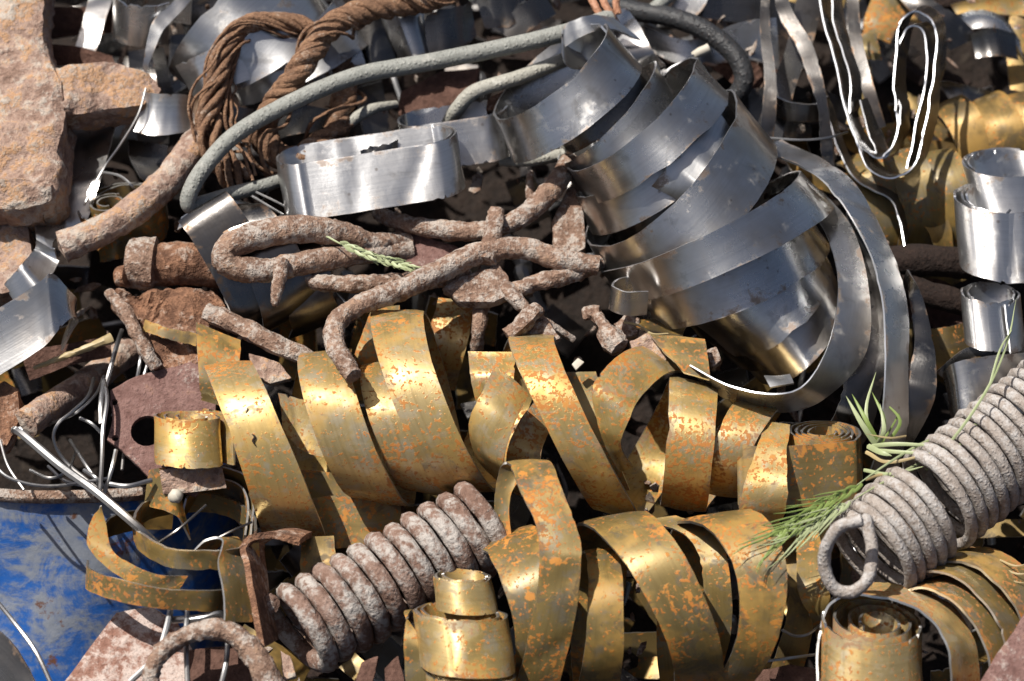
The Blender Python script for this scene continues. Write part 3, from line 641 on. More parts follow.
# ------------------------------------------------------------------ steel oval loops
def stad(L, r, s=1.0):
    o = [(-L, r), (-L * .3, r * 1.04), (L * .4, r), (L, r)]
    o += [(L + r * math.cos(t), r * math.sin(t)) for t in np.linspace(1.2, -1.2, 6)] + [(L, -r), (L * .3, -r * .96), (-L * .4, -r), (-L, -r)]
    o += [(-L - r * math.cos(t), -r * math.sin(t)) for t in np.linspace(1.2, -1.2, 6)]
    return [(x * s, y * s) for x, y in o]
def oval(a, b, n=40, ph=0): return [(a * abs(math.cos(t)) ** .75 * (1 if math.cos(t) > 0 else -1), b * math.sin(t)) for t in [ph + 2 * math.pi * i / n for i in range(n + 1)]]
P('steel_strip_loop', 'bright oval steel loop standing on edge above the rusty bars', 'steel loop', 'steel', (371, 172, 76), (1, -.155, 0), (.1, .36, 1), stad(62, 28) + stad(61, 24.5)[:14], 56, n=5, t=2.4, wob=.3, dent=.3, w=(.17, 1, .12))
P('steel_strip_loop', 'second steel loop half hidden behind the oval one', 'steel loop', 'steel_m', (455, 136, 40), (1, -.14, 0), (.1, .36, 1), stad(30, 24) + stad(30, 21)[:10], 46, n=5, t=2.4, wob=.3, dent=.3, w=(.15, 1, .10))
E('steel_strip', 'dark crumpled strip inside the oval loop', ST, 'steel_d', [(360, 150, 366, 168, 66), (376, 146, 380, 160, 72), (396, 140, 398, 158, 64)], n=5, wob=2)

# ------------------------------------------------------------------ top centre background
BG = 'steel sheet'
E('steel_sheet', 'dark grey crumpled sheet under the rope at top centre', BG, 'steel_d', [(330, 36, 340, 80, 0), (366, 22, 376, 76, 14), (392, 14, 404, 66, 10)], n=5, wob=2)
E('steel_sheet', 'dark sheet with a bright crease, top centre', BG, 'steel_m', [(378, 14, 400, 62, 20), (402, 10, 420, 60, 32), (424, 10, 432, 62, 18)], n=6, wob=1)
E('steel_sheet', 'dark folded sheet corner right of the creased one', BG, 'steel_d', [(424, 14, 428, 60, 24), (450, 8, 452, 56, 30), (470, 4, 476, 36, 14)], n=5, wob=1)
E('steel_sheet', 'dark steel face at the top edge over the long cable', BG, 'steel_d', [(470, -20, 486, 30, 10), (500, -20, 508, 26, 16), (520, -20, 530, 16, 10)], n=5, wob=2)
E('steel_strip', 'brown-grey strip bowed behind the long cable, top centre', ST, 'steel_d', [(540, -10, 556, 14, 0), (520, 6, 536, 26, 8), (494, 26, 512, 42, 0)], n=6)
SLAB('rusty_block', 'dark rusty block in shadow beneath the long cable', 'block', 'rust', [(400, 90), (440, 70), (480, 66), (474, 96), (430, 112), (398, 116)], 20, d=-20, amp=3, bevel=3)
SLAB('rusty_block', 'orange rusty wedge above the second steel loop', 'block', 'rust_o', [(488, 98), (516, 86), (524, 96), (506, 108), (486, 110)], 14, d=44, amp=2, bevel=2, sub=6)
for i, (pts, lab) in enumerate((([(586, -14, 60), (594, 4, 64), (602, 18, 60), (606, 30, 40)], 'copper wire stub poking from the top edge, left one'), ([(602, -14, 60), (604, 2, 66), (612, 16, 62), (618, 26, 40)], 'copper wire stub poking from the top edge, middle one'), ([(622, -14, 56), (616, 2, 60), (618, 14, 56)], 'copper wire stub poking from the top edge, right one'))):
    T('copper_wire', lab, 'wire', 'copper', pts, 4, 6, 8, .6)
T('black_hose', 'black rubber hose bending down behind the steel coil', 'hose', 'hose', [(610, 4, -10), (640, 12, 4), (670, 17, 14), (704, 30, 20), (734, 54, 20), (744, 78, 14), (734, 98, 0), (712, 112, -20)], 10.5, 10, 14)
T('pale_plastic_tube', 'short cream plastic tube end above the second steel turn', 'tube', 'knob', [(694, 56, 44), (700, 52, 48), (709, 48, 50)], [4.5, 5, 5], 5, 12, .3)
T('steel_wire', 'thin wire curling above the steel coil beside the cream tube', 'wire', 'wire', [(660, 80, 40), (668, 70, 46), (682, 62, 50), (694, 55, 48)], 1.4, 6, 6)
E('steel_sheet', 'grey-blue sheet behind the black hose', BG, 'steel_m', [(644, 26, 650, 52, -30), (690, 40, 690, 66, -24), (740, 22, 748, 60, -30), (776, 18, 780, 70, -34)], n=5)
E('steel_sheet', 'dark sheet at the top edge above the black hose', BG, 'steel_d', [(660, -16, 680, 12, -40), (700, -10, 704, 18, -36), (760, -4, 756, 26, -40), (800, 4, 790, 40, -44)], n=5)
T('grey_cable', 'short grey cable stub at the top edge near the hose', 'cable', 'cable', [(652, 10, 10), (662, 2, 14), (676, -12, 10)], 7, 5, 12, .2, 30)
E('steel_strip', 'dull strip face leaning at the top edge right of the hose', ST, 'steel_m', [(680, -20, 712, -20, -10), (676, 0, 706, 4, -6), (660, 14, 690, 22, -10)], n=5)

# ================================================================== CENTRE: rusty bars
RB = 'rusty bar'
T('rusty_hook_bar', 'thick rusty bar bent into a hairpin left of centre', RB, 'rebar', [(408, 240, 40), (372, 243, 62), (340, 234, 82), (304, 229, 98), (262, 234, 106), (232, 246, 108), (224, 257, 106), (236, 268, 100), (268, 270, 96), (310, 262, 86), (360, 254, 64), (410, 250, 40)], [9, 11, 13, 14, 14, 14, 13, 13, 12, 12, 11, 10], 10, 14, 1.7, 60)
T('rusty_spike', 'short rusty spike pointing down from the hairpin bar', RB, 'rebar', [(282, 262, 106), (280, 280, 110), (276, 296, 108), (275, 306, 106)], [8, 7, 5, 3.5], 6, 10, 1.5)
T('rusty_bar', 'rough rusty bar lying under the grass ear', RB, 'rebar', [(292, 272, 70), (316, 282, 76), (352, 284, 76), (396, 282, 72), (430, 280, 66), (470, 276, 56)], [3, 8, 9, 9, 9, 8], 10, 12, 1.7, 70)
T('rusty_rod', 'long rusty rod with a hooked end hanging over the golden coil', 'rusty rod', 'rebar', [(354, 376, 150), (346, 364, 146), (335, 345, 136), (336, 324, 126), (358, 306, 118), (398, 291, 108), (438, 272, 96), (478, 254, 86), (522, 248, 80), (560, 260, 76), (598, 266, 70)], [8.5, 9.5, 10, 10, 10, 11, 11.5, 11.5, 11, 11, 10], 12, 14, 1.4, 75)
T('rusty_rod', 'pale rusty rod curving up to the right under the steel coil', 'rusty rod', 'rebar', [(376, 212, 40), (400, 222, 50), (438, 229, 60), (480, 231, 64), (516, 220, 66), (542, 200, 64), (560, 178, 58), (570, 160, 44)], [7, 8, 10, 10, 10, 11, 11, 9], 12, 14, 1.5, 75)
T('rusty_bar', 'upright rusty stub crossing the curved rod', RB, 'rebar', [(496, 212, 76), (494, 228, 82), (490, 244, 84), (486, 262, 84)], [8.5, 9.5, 10, 11], 6, 12, 1.8)
SLAB('rusty_plate', 'wrinkled red-brown plate between the rusty rods', 'plate', 'purple', [(394, 224), (420, 232), (452, 246), (474, 254), (450, 268), (424, 272), (404, 262)], 8, d=44, amp=3, bevel=2, sub=7)
SLAB('rusty_tang', 'tapering rusty tang standing behind the rod end', 'plate', 'rebar', [(568, 186), (574, 184), (584, 214), (586, 248), (570, 256), (554, 250), (551, 222)], 16, d=48, amp=2, bevel=3, sub=7)
T('rusty_spike', 'thin rusty spike upright in the dark gap below the steel loops', RB, 'rebar', [(530, 172, 30), (530, 190, 38), (532, 208, 40)], [3, 4.5, 5], 6, 8, 1)
T('rusty_spike', 'stubby red spike tip next to the curved rod', RB, 'rust', [(548, 180, 30), (546, 192, 36), (540, 208, 36)], [4, 6, 5], 6, 8, 1)
T('rusty_bar', 'rusty bar joining the rod end from below', RB, 'rebar', [(500, 296, 60), (520, 288, 68), (548, 280, 70), (578, 272, 66), (600, 262, 58)], [7, 8, 9, 9, 8], 8, 12, 2.2)
SLAB('rusty_chunk', 'jagged rusty chunk with a raised point above the yellow strip', 'rusty lump', 'rebar', [(442, 288), (462, 276), (488, 268), (498, 262), (508, 276), (512, 294), (494, 302), (460, 302)], 16, d=80, amp=3, bevel=3, sub=7)
T('rusty_bar', 'rusty rod stub leading down from the jagged chunk', RB, 'rebar', [(504, 286, 74), (516, 300, 76), (530, 312, 72), (556, 328, 62), (574, 340, 50)], [8, 8, 6, 4, 3], 8, 10, 1.6)
T('rusty_bar', 'short rusty bar slanting above the widest golden turn', RB, 'rebar', [(538, 308, 84), (524, 322, 88), (508, 336, 84)], [8, 9, 8], 6, 10, 1.8)
T('rusty_bar', 'short upright rusty stub between yellow strip and chunk', RB, 'rebar', [(482, 300, 50), (480, 318, 56), (478, 336, 50), (476, 354, 30)], [8, 8, 7, 6], 6, 10, 1.6)
SLAB('rusty_chunk', 'flat rusty flake above the widest golden turn', 'rusty lump', 'rebar', [(530, 322), (546, 318), (560, 338), (540, 346), (522, 340)], 8, d=74, amp=2, bevel=2, sub=6)
SLAB('pale_flake', 'little pale flake in the dark gap right of the widest turn', 'flake', 'knob', [(572, 364), (578, 358), (584, 362), (576, 370)], 3, d=60, amp=.6, bevel=.6, sub=5)
bolt = holder('rusty_bolt', 'rusty bolt with a round head and nut left of the tab', 'bolt', Vector(Wabs(rel(np.array([600., 330, 60])))))
T('head', '', '', 'rebar', [(584, 314, 60), (592, 312, 64), (600, 311, 66)], [6, 8, 6], 6, 12, 1.5, parent=bolt)
T('shank', '', '', 'rebar', [(594, 312, 64), (602, 322, 70), (608, 332, 74), (614, 340, 76)], [6, 6, 7, 7], 6, 12, 1.4, parent=bolt)
T('nut', '', '', 'rebar', [(606, 332, 72), (612, 340, 78), (620, 348, 80)], [11, 13, 11], 6, 7, 1.5, parent=bolt)
SLAB('rusty_chunk', 'knobbly rusty lump between bolt and tab', 'rusty lump', 'rebar', [(612, 322), (628, 312), (640, 318), (638, 334), (622, 338)], 14, d=62, amp=4, bevel=3, sub=6)
SLAB('rusty_chunk', 'pale crusty lump beside the right-leaning curl', 'rusty lump', 'cast', [(628, 340), (650, 330), (664, 342), (668, 358), (662, 372), (650, 362), (634, 356)], 14, d=80, amp=3, bevel=3, sub=6)
SLAB('rusty_chunk', 'small rusty nub below the olive strip corner', 'rusty lump', 'rebar', [(706, 350), (716, 346), (722, 360), (712, 368)], 10, d=66, amp=2, bevel=2, sub=6)
T('dry_twig', 'thin dry twig across the olive strip corner', 'twig', 'straw', [(624, 322, 72), (640, 326, 78), (652, 334, 80), (668, 334, 74)], 1.3, 6, 6)

# ------------------------------------------------------------------ left middle
pipe = holder('rusty_pipe', 'rusty pipe with a thick collar left of the dark sheet', 'pipe', Vector(Wabs(rel(np.array([170., 290, 40])))))
T('pipe_body', '', '', 'rust_o', [(148, 264, 34), (180, 264, 36), (222, 268, 26)], [21, 22, 22], 8, 18, 2.2, 40, parent=pipe)
T('collar', '', '', 'rebar', [(132, 263, 36), (142, 263, 38), (155, 264, 38)], [25, 27, 27], 5, 9, 1.8, 40, parent=pipe)
T('end_stub', '', '', 'rust_o', [(118, 276, 40), (128, 276, 44)], [10, 12], 4, 12, 1.5, parent=pipe)
SLAB('crusty_plate', 'crusty orange-brown plate with a ragged scabbed face', 'plate', 'rust_o', [(108, 292), (118, 288), (140, 294), (180, 288), (216, 290), (230, 320), (226, 346), (196, 362), (168, 372), (150, 366), (134, 330)], 20, d=40, amp=6, freq=40, bevel=2, sub=5)
T('rusty_bar', 'crooked rusty edge bar along the crusty plate', RB, 'rebar', [(108, 292, 58), (122, 308, 62), (134, 328, 62), (146, 350, 58), (156, 368, 50)], [5, 7, 7, 7, 6], 8, 10, 2)
T('rusty_flat_bar', 'rusty flat bar slanting down behind the small golden plate', RB, 'rebar', [(206, 312, 56), (240, 326, 60), (276, 344, 62), (322, 364, 58)], [9, 10, 10, 8], 8, 8, 1.5)
SLAB('rusty_chunk', 'pale chip of rust under the flat bar end', 'rusty lump', 'cast', [(248, 352), (280, 362), (292, 378), (270, 384), (250, 370)], 8, d=52, amp=2, bevel=2, sub=6)
COIL('steel_strip_coil', 'dark steel coil half hidden under the hairpin bar', ST, 'steel_d', [
    (178, 222, 226, 192, 236, 330, 292, 296, 8, 4, 16, 40),
    (206, 216, 262, 204, 258, 336, 310, 300, 18, 6, 30, 34),
    (250, 222, 302, 214, 286, 338, 332, 318, 14, 8, 34, 20)], 24, 62, t=2, crown=1.5)
E('steel_strip', 'grey strip bow passing above the dark steel coil', ST, 'steel_m', [(182, 218, 178, 230, 50), (206, 202, 208, 212, 64), (236, 200, 240, 204, 60), (262, 206, 268, 208, 40)], n=6)
for i, p in enumerate(([(252, 196, 60), (272, 208, 66), (292, 220, 60), (316, 236, 30)], [(256, 192, 62), (284, 206, 64), (306, 222, 54), (330, 246, 20)], [(330, 286, 60), (342, 298, 66), (352, 312, 60), (366, 324, 40)])):
    T('steel_wire', ('fine wire along the strip bow, lower of two', 'fine wire along the strip bow, upper of two', 'bright wire sticking out under the hairpin bar')[i], 'wire', 'wire', p, 1.2, 6, 6)
SLAB('perforated_plate', 'purple-brown rusty plate with a round hole and bolt holes', 'plate', 'purple', [(110, 390), (136, 376), (178, 366), (206, 356), (216, 396), (214, 470), (196, 496), (172, 488), (150, 478), (122, 450), (107, 440), (112, 420)], 6, d=42, amp=1.2, bevel=1, sub=9, holes=((147, 431, 16), (115, 438, 3), (114, 402, 3)))
E('rusty_plate', 'pale rusty slab peeping from under the small golden roll', 'plate', 'cast', [(160, 470, 164, 494, 52), (186, 466, 192, 492, 56), (220, 460, 226, 488, 50)], n=4, t=6)
T('pale_pebble', 'little round pale pebble beside the purple plate', 'pebble', 'knob', [(172, 498, 80), (176, 496, 84), (180, 494, 80)], [5, 7.5, 4], 5, 12, .6)
T('rusty_rod', 'thin pale twig of rust across the dark hollow at left', 'rusty rod', 'straw', [(34, 368, 40), (66, 356, 52), (92, 346, 56), (112, 338, 54)], [2, 3, 3.5, 5], 8, 8, 1)
E('steel_sheet', 'dark brown sheet in the hollow below the bent channel', BG, 'rust', [(20, 350, 30, 380, 0), (66, 344, 70, 366, 6), (110, 336, 112, 356, 0)], n=5, t=3)
SLAB('rusty_chunk', 'orange rusty post end at left edge above the drum', 'rusty lump', 'rust_o', [(-30, 400), (4, 380), (18, 388), (20, 420), (8, 446), (-30, 460)], 20, d=40, amp=3, bevel=3, sub=7)
T('rusty_rod', 'cut pipe stub in the drum mouth at left', 'pipe', 'cast', [(26, 424, 40), (40, 414, 30), (80, 388, -20), (130, 350, -60)], 15, 8, 14, 1.5)

# ------------------------------------------------------------------ blue drum with wires
def drum():
    c = np.array([52., 440, 0.]); a, u, v = basis((0.03, -.965, .26)); c[2] = 0
    R = 186.; root = holder('blue_drum', 'scuffed open blue steel drum in the lower left corner', 'drum', Vector(Wabs(c - a * 520)))
    c = c + np.array([0, 0, 66 + 8 - R])
    # lathe: height profile with rolling hoops; dents
    def lathe(name, prof, mat, k=72):
        V, F = [], []
        for h, r in prof:
            for j in range(k):
                th = 2 * math.pi * j / k; rr = r + 3.0 * math.sin(th * 3 + h * .01) + 2.2 * math.sin(th * 7 + h * .03)
                V.append(Wabs(c + a * h + (u * math.cos(th) + v * math.sin(th)) * rr))
        for i in range(len(prof) - 1):
            F += [(i * k + j, i * k + (j + 1) % k, (i + 1) * k + (j + 1) % k, (i + 1) * k + j) for j in range(k)]
        return make(name, V, F, [mat], None, None, root, 40)
    prof = [(-560, R)] + [(-560 + 20 * i, R + (5 * math.exp(-((i - 16) / 1.2) ** 2) + 5 * math.exp(-((i - 8) / 1.2) ** 2))) for i in range(1, 27)] + [(-14, R), (-6, R)]
    lathe('shell', prof + [(-6, R - 3)] + [(h, r - 3) for h, r in prof[::-1]], 'blue')
    lathe('rolled_rim', [(-9 + 7 * math.sin(t), R + 1 + 6 * math.cos(t)) for t in np.linspace(0, 2 * math.pi, 13)], 'rebar')
drum()
wires = [
    ([(-10, 460, 60), (10, 478, 60), (50, 486, 56), (110, 478, 50)], 1.6, 'low wire along the drum rim inside'),
    ([(14, 430, 66), (22, 434, 72), (60, 466, 84), (96, 492, 96), (134, 524, 100), (160, 548, 90)], 4.2, 'thick grey rod lying across the drum rim'),
    ([(16, 432, 70), (20, 428, 72), (26, 436, 72), (28, 444, 66)], 1.6, 'small bent wire tip on the thick grey rod'),
    ([(94, 378, 30), (88, 396, 46), (72, 412, 56), (58, 424, 58), (54, 440, 50), (66, 462, 40), (100, 490, 40)], 1.8, 'bright wire with a bow left of the purple plate'),
    ([(104, 376, 30), (96, 394, 44), (80, 410, 54), (70, 416, 50), (50, 424, 30)], 1.6, 'second bright wire beside the bow'),
    ([(104, 380, 50), (107, 400, 62), (103, 430, 66), (102, 460, 62), (100, 492, 54)], 2.2, 'upright bright wire near the purple plate'),
    ([(104, 382, 50), (101, 402, 60), (101, 424, 60)], 2.6, 'thick upright wire tip near the purple plate'),
    ([(116, 450, 50), (112, 468, 52), (104, 494, 46)], 2.2, 'short slanting wire below the purple plate'),
    ([(122, 330, 20), (116, 348, 30), (110, 370, 34), (104, 392, 30)], 2.4, 'dark wire rising to the crusty plate'),
    ([(142, 346, 30), (140, 362, 36), (136, 384, 30)], 1.8, 'bright wire stub under the crusty plate'),
    ([(148, 362, 36), (144, 376, 36), (138, 392, 30)], 1.6, 'second wire stub under the crusty plate'),
    ([(110, 484, 56), (128, 486, 60), (152, 480, 56)], 2.4, 'bright wire lying along the rim by the curl'),
    ([(80, 418, 40), (92, 424, 44), (104, 436, 40)], 1.8, 'crossing wire bit in the drum'),
    ([(84, 470, 46), (96, 478, 52), (106, 488, 46)], 2.0, 'short bright wire bit at drum rim'),
    ([(30, 470, 40), (50, 478, 50), (68, 470, 44), (76, 450, 20)], 1.6, 'curved thin wire in the drum, left'),
    ([(0, 440, 50), (8, 466, 56), (24, 490, 60)], 1.4, 'thin wire hanging at the left edge'),
    ([(70, 440, 20), (84, 462, 40), (100, 486, 44)], 1.8, 'slanting wire in the drum middle'),
    ([(48, 466, 40), (64, 480, 46), (84, 486, 44)], 1.6, 'small wire arc near the rim'),
    ([(120, 392, -10), (126, 420, 10), (122, 470, 20)], 1.6, 'upright wire in the dark behind the plate'),
]
for p, r, lab in wires: T('steel_wire', lab, 'wire', 'wire', p, r, 7, 7)

# ------------------------------------------------------------------ lower left
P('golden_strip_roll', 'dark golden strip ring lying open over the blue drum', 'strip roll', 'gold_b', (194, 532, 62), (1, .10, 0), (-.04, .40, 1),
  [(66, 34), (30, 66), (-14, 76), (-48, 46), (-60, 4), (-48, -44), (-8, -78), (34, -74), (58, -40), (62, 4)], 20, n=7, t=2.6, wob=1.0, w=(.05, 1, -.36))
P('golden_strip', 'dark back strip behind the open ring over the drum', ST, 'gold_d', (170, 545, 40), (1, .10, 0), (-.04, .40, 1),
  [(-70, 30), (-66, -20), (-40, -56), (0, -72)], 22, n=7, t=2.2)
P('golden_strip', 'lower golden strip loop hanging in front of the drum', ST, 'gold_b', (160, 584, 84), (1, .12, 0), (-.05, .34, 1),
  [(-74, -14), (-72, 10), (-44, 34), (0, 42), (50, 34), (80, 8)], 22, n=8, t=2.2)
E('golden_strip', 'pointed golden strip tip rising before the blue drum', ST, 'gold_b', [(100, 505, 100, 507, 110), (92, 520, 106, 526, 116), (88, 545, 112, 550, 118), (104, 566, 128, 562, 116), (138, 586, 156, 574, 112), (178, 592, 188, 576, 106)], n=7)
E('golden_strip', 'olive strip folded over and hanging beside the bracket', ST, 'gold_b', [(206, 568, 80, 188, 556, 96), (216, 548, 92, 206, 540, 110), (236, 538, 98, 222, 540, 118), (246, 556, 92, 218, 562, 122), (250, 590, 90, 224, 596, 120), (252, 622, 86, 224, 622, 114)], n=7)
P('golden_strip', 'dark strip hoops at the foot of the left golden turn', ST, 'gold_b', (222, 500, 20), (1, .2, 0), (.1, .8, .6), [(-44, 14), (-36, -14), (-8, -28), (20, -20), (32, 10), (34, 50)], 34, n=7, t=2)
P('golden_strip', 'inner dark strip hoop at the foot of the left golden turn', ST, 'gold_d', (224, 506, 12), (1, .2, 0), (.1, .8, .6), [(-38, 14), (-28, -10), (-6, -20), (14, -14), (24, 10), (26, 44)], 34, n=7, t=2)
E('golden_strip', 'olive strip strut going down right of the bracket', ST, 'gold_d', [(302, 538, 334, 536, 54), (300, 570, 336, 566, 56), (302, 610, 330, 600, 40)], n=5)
def bracket():
    root = holder('rusty_bracket', 'brown bent angle bracket left of the white spring', 'bracket', Vector(Wabs(rel(np.array([260., 645, 60])))))
    for nm, ks in (('upright', [(243, 548, 110, 262, 546, 60), (244, 560, 112, 263, 556, 62), (252, 600, 110, 268, 596, 60), (262, 648, 104, 276, 640, 56)]), ('top_arm', [(242, 550, 110, 260, 544, 62), (250, 540, 112, 268, 538, 64), (270, 536, 110, 286, 532, 62), (300, 540, 104, 312, 534, 58)])):
        A = [(k[0], k[1], k[2] + slope(k[1])) for k in ks]; B = [(k[3], k[4], k[5] + slope(k[4])) for k in ks]
        V, F, U, mi = ribbon_geo(Wabs(cr(A, 6)), Wabs(cr(B, 6)), t=6); make(nm, V, F, ['rust_o', 'rust_o'], U, mi, root)
bracket()
SLAB('flaking_plate', 'pale flaking rusty plate leaning on the drum, bottom left', 'plate', 'flake', [(58, 690), (84, 656), (116, 612), (150, 606), (176, 620), (192, 650), (190, 700), (60, 700)], 6, d=48, amp=1.4, bevel=1, sub=10)
T('rusty_rod', 'rusty rod bent into an arch at the bottom left', 'rusty rod', 'rebar', [(152, 700, 90), (152, 672, 104), (164, 650, 112), (190, 634, 116), (224, 630, 116), (246, 644, 112), (262, 668, 106), (278, 700, 96)], [8, 8, 9, 9, 10, 11, 12, 13], 9, 12, 2)
for p, r, lab in (
    ([(172, 602, 96), (166, 630, 98), (156, 656, 96), (130, 682, 90)], 3, 'grey rod from the curl down to the plate'),
    ([(188, 606, 92), (186, 640, 96), (188, 690, 90)], 2.6, 'upright grey rod behind the rusty arch'),
    ([(228, 640, 80), (226, 664, 84), (220, 690, 80)], 2.6, 'grey rod under the rusty arch'),
    ([(172, 620, 88), (200, 618, 94), (220, 614, 94), (230, 626, 88)], 3.4, 'bent grey rod above the rusty arch'),
    ([(-14, 588, 80), (14, 622, 96), (36, 652, 100), (54, 690, 96)], 2.2, 'thin bright rod crossing the blue drum'),
    ([(155, 545, 96), (180, 528, 104), (206, 505, 100)], 1.4, 'fine wire slanting across the flat loops'),
    ([(214, 540, 110), (234, 530, 112), (252, 522, 108)], 1.2, 'fine wire under the dark strip hoops')):
    T('steel_rod', lab, 'rod', 'wire' if r > 2 else 'steel_d', p, r, 7, 8)
E('steel_strip', 'dark steel blade at the left edge over the drum', ST, 'steel_d', [(-40, 606, -40, 700, 70), (10, 640, 4, 700, 80), (40, 690, 30, 710, 84)], n=5)
SLAB('rusty_block', 'shaded red block under the rusty arch', 'block', 'rust', [(186, 650), (244, 644), (258, 672), (252, 700), (190, 700)], 14, d=56, amp=2, bevel=2)
SLAB('rusty_flake', 'curled red rust flake below the white spring', 'flake', 'rust', [(352, 690), (362, 662), (378, 656), (376, 672), (366, 700)], 5, d=76, amp=2, bevel=1, sub=6)
SLAB('rusty_flake', 'second red rust flake below the white spring, right', 'flake', 'rust', [(384, 668), (398, 656), (404, 676), (406, 700), (386, 700)], 5, d=72, amp=2, bevel=1, sub=6)
SLAB('rusty_flake', 'pale pointed flake at the left end of white spring', 'flake', 'cast', [(280, 650), (290, 656), (296, 676), (284, 680)], 6, d=70, amp=1.5, bevel=1, sub=6)
SLAB('rusty_plate', 'red-brown plate low between bottom coil and corner roll', 'plate', 'rust', [(676, 700), (716, 668), (752, 672), (790, 664), (830, 672), (830, 710), (676, 710)], 8, d=30, amp=2, bevel=2)
T('steel_wire', 'thin wire lying beside the corner roll', 'wire', 'wire', [(760, 662, 54), (790, 658, 60), (820, 654, 56)], 1.4, 6, 6)
T('steel_wire', 'thin wire bow under the hooked spring end', 'wire', 'wire', [(782, 630, 40), (796, 636, 46), (812, 632, 50), (830, 612, 46), (836, 586, 40)], 1.4, 7, 6)
SLAB('rusty_beam', 'red-brown beam corner cutting the lower right edge', 'beam', 'purple', [(966, 700), (1030, 606), (1090, 560), (1090, 740), (966, 740)], 60, d=128, amp=1.5, bevel=3)

# ================================================================== RIGHT SIDE
P('steel_strip_roll', 'shiny upright steel roll at the right edge', 'strip roll', 'steel', (1008, 232, 44), (1, .05, 0), (-.05, .42, 1), spiral(40, 50, 2.3, 2.5, .9, 18, .03, 31), 72, t=2.2, w=(.10, 1, .28))
P('steel_strip_roll', 'taller steel curl rising behind the upright roll at right edge', 'strip roll', 'steel', (1016, 196, 20), (1, .05, 0), (-.05, .42, 1), spiral(38, 44, 1.4, 2.5, .9, 18, .03, 32), 70, t=2.2, w=(.3, 1, .25))
P('steel_strip_roll', 'lower bright steel roll beneath the upright one at right edge', 'strip roll', 'steel', (992, 318, 52), (1, .08, 0), (-.05, .42, 1), spiral(22, 32, 1.8, 2.3, .9, 18, .03, 33), 52, t=2.2, w=(.1, 1, .28))
T('steel_wire', 'tiny bright wire tip inside the upright roll', 'wire', 'wire', [(1000, 226, 60), (1004, 218, 66), (1010, 210, 64)], 1.6, 5, 6)
E('steel_sheet', 'dark curved steel sheet above the grey spring, right', 'steel sheet', 'steel_m', [(944, 374, 952, 440, 30), (956, 362, 962, 432, 52), (990, 356, 992, 420, 56), (1040, 352, 1040, 410, 40)], n=7, crown=2)
E('steel_strip', 'dark strip bow over the curved sheet at right', ST, 'steel_d', [(936, 372, 946, 380, 30), (966, 348, 974, 358, 50), (1000, 346, 1000, 358, 50), (1050, 350, 1050, 362, 30)], n=6)
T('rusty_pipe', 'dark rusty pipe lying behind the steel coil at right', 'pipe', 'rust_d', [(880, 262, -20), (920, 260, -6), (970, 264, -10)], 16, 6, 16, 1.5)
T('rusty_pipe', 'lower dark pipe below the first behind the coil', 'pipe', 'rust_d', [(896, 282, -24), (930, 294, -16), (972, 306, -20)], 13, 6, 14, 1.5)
E('golden_strip', 'brown strip face below the dark pipes, right', ST, 'gold_d', [(920, 330, 930, 372, -20), (950, 326, 956, 370, -14), (976, 320, 980, 360, -20)], n=5)
# hairpin strip seen edge-on, top right
def edge_on(name, label, mat, pts, depth, back=(3, -6), d=30, n=9, t=1.7):
    A = [(x, y, slope(y) + d) for x, y in pts]; B = [(x + back[0], y + back[1], slope(y) + d - depth) for x, y in pts]
    return put_ribbon(name, label, ST, mat, Wabs(cr(A, n)), Wabs(cr(B, n)), t=t, wob=.4)
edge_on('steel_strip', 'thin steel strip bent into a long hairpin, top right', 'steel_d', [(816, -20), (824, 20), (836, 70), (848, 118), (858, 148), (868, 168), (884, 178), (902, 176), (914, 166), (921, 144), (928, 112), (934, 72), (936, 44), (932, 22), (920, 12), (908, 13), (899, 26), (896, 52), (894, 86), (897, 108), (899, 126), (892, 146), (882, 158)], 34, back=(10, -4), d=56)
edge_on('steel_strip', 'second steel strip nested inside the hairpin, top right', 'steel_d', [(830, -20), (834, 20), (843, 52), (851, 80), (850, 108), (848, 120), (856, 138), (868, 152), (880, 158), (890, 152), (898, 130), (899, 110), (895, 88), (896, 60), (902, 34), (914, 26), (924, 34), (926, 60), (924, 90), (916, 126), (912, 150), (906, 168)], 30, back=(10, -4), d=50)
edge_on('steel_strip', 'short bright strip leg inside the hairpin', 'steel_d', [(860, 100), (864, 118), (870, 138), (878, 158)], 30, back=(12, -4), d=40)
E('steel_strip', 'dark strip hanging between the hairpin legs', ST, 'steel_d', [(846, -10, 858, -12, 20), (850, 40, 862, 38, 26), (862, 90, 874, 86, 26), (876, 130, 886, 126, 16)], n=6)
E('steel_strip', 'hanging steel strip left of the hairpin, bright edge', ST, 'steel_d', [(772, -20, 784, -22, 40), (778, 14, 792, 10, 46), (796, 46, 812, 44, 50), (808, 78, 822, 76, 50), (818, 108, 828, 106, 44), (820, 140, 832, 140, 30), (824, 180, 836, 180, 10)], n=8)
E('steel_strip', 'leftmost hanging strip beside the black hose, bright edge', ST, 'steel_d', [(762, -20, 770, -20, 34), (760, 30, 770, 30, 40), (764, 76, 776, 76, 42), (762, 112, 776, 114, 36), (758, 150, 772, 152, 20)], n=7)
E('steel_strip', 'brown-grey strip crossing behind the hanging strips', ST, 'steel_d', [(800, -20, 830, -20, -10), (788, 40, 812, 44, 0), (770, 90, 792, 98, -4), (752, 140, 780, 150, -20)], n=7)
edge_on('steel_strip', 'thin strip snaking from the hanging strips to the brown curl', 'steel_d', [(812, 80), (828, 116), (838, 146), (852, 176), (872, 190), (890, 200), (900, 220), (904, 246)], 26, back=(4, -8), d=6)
T('steel_wire', 'thin wire lying across the hanging strips', 'wire', 'wire', [(770, 138, 40), (800, 140, 44), (826, 138, 44), (848, 132, 36)], 1.3, 7, 6)
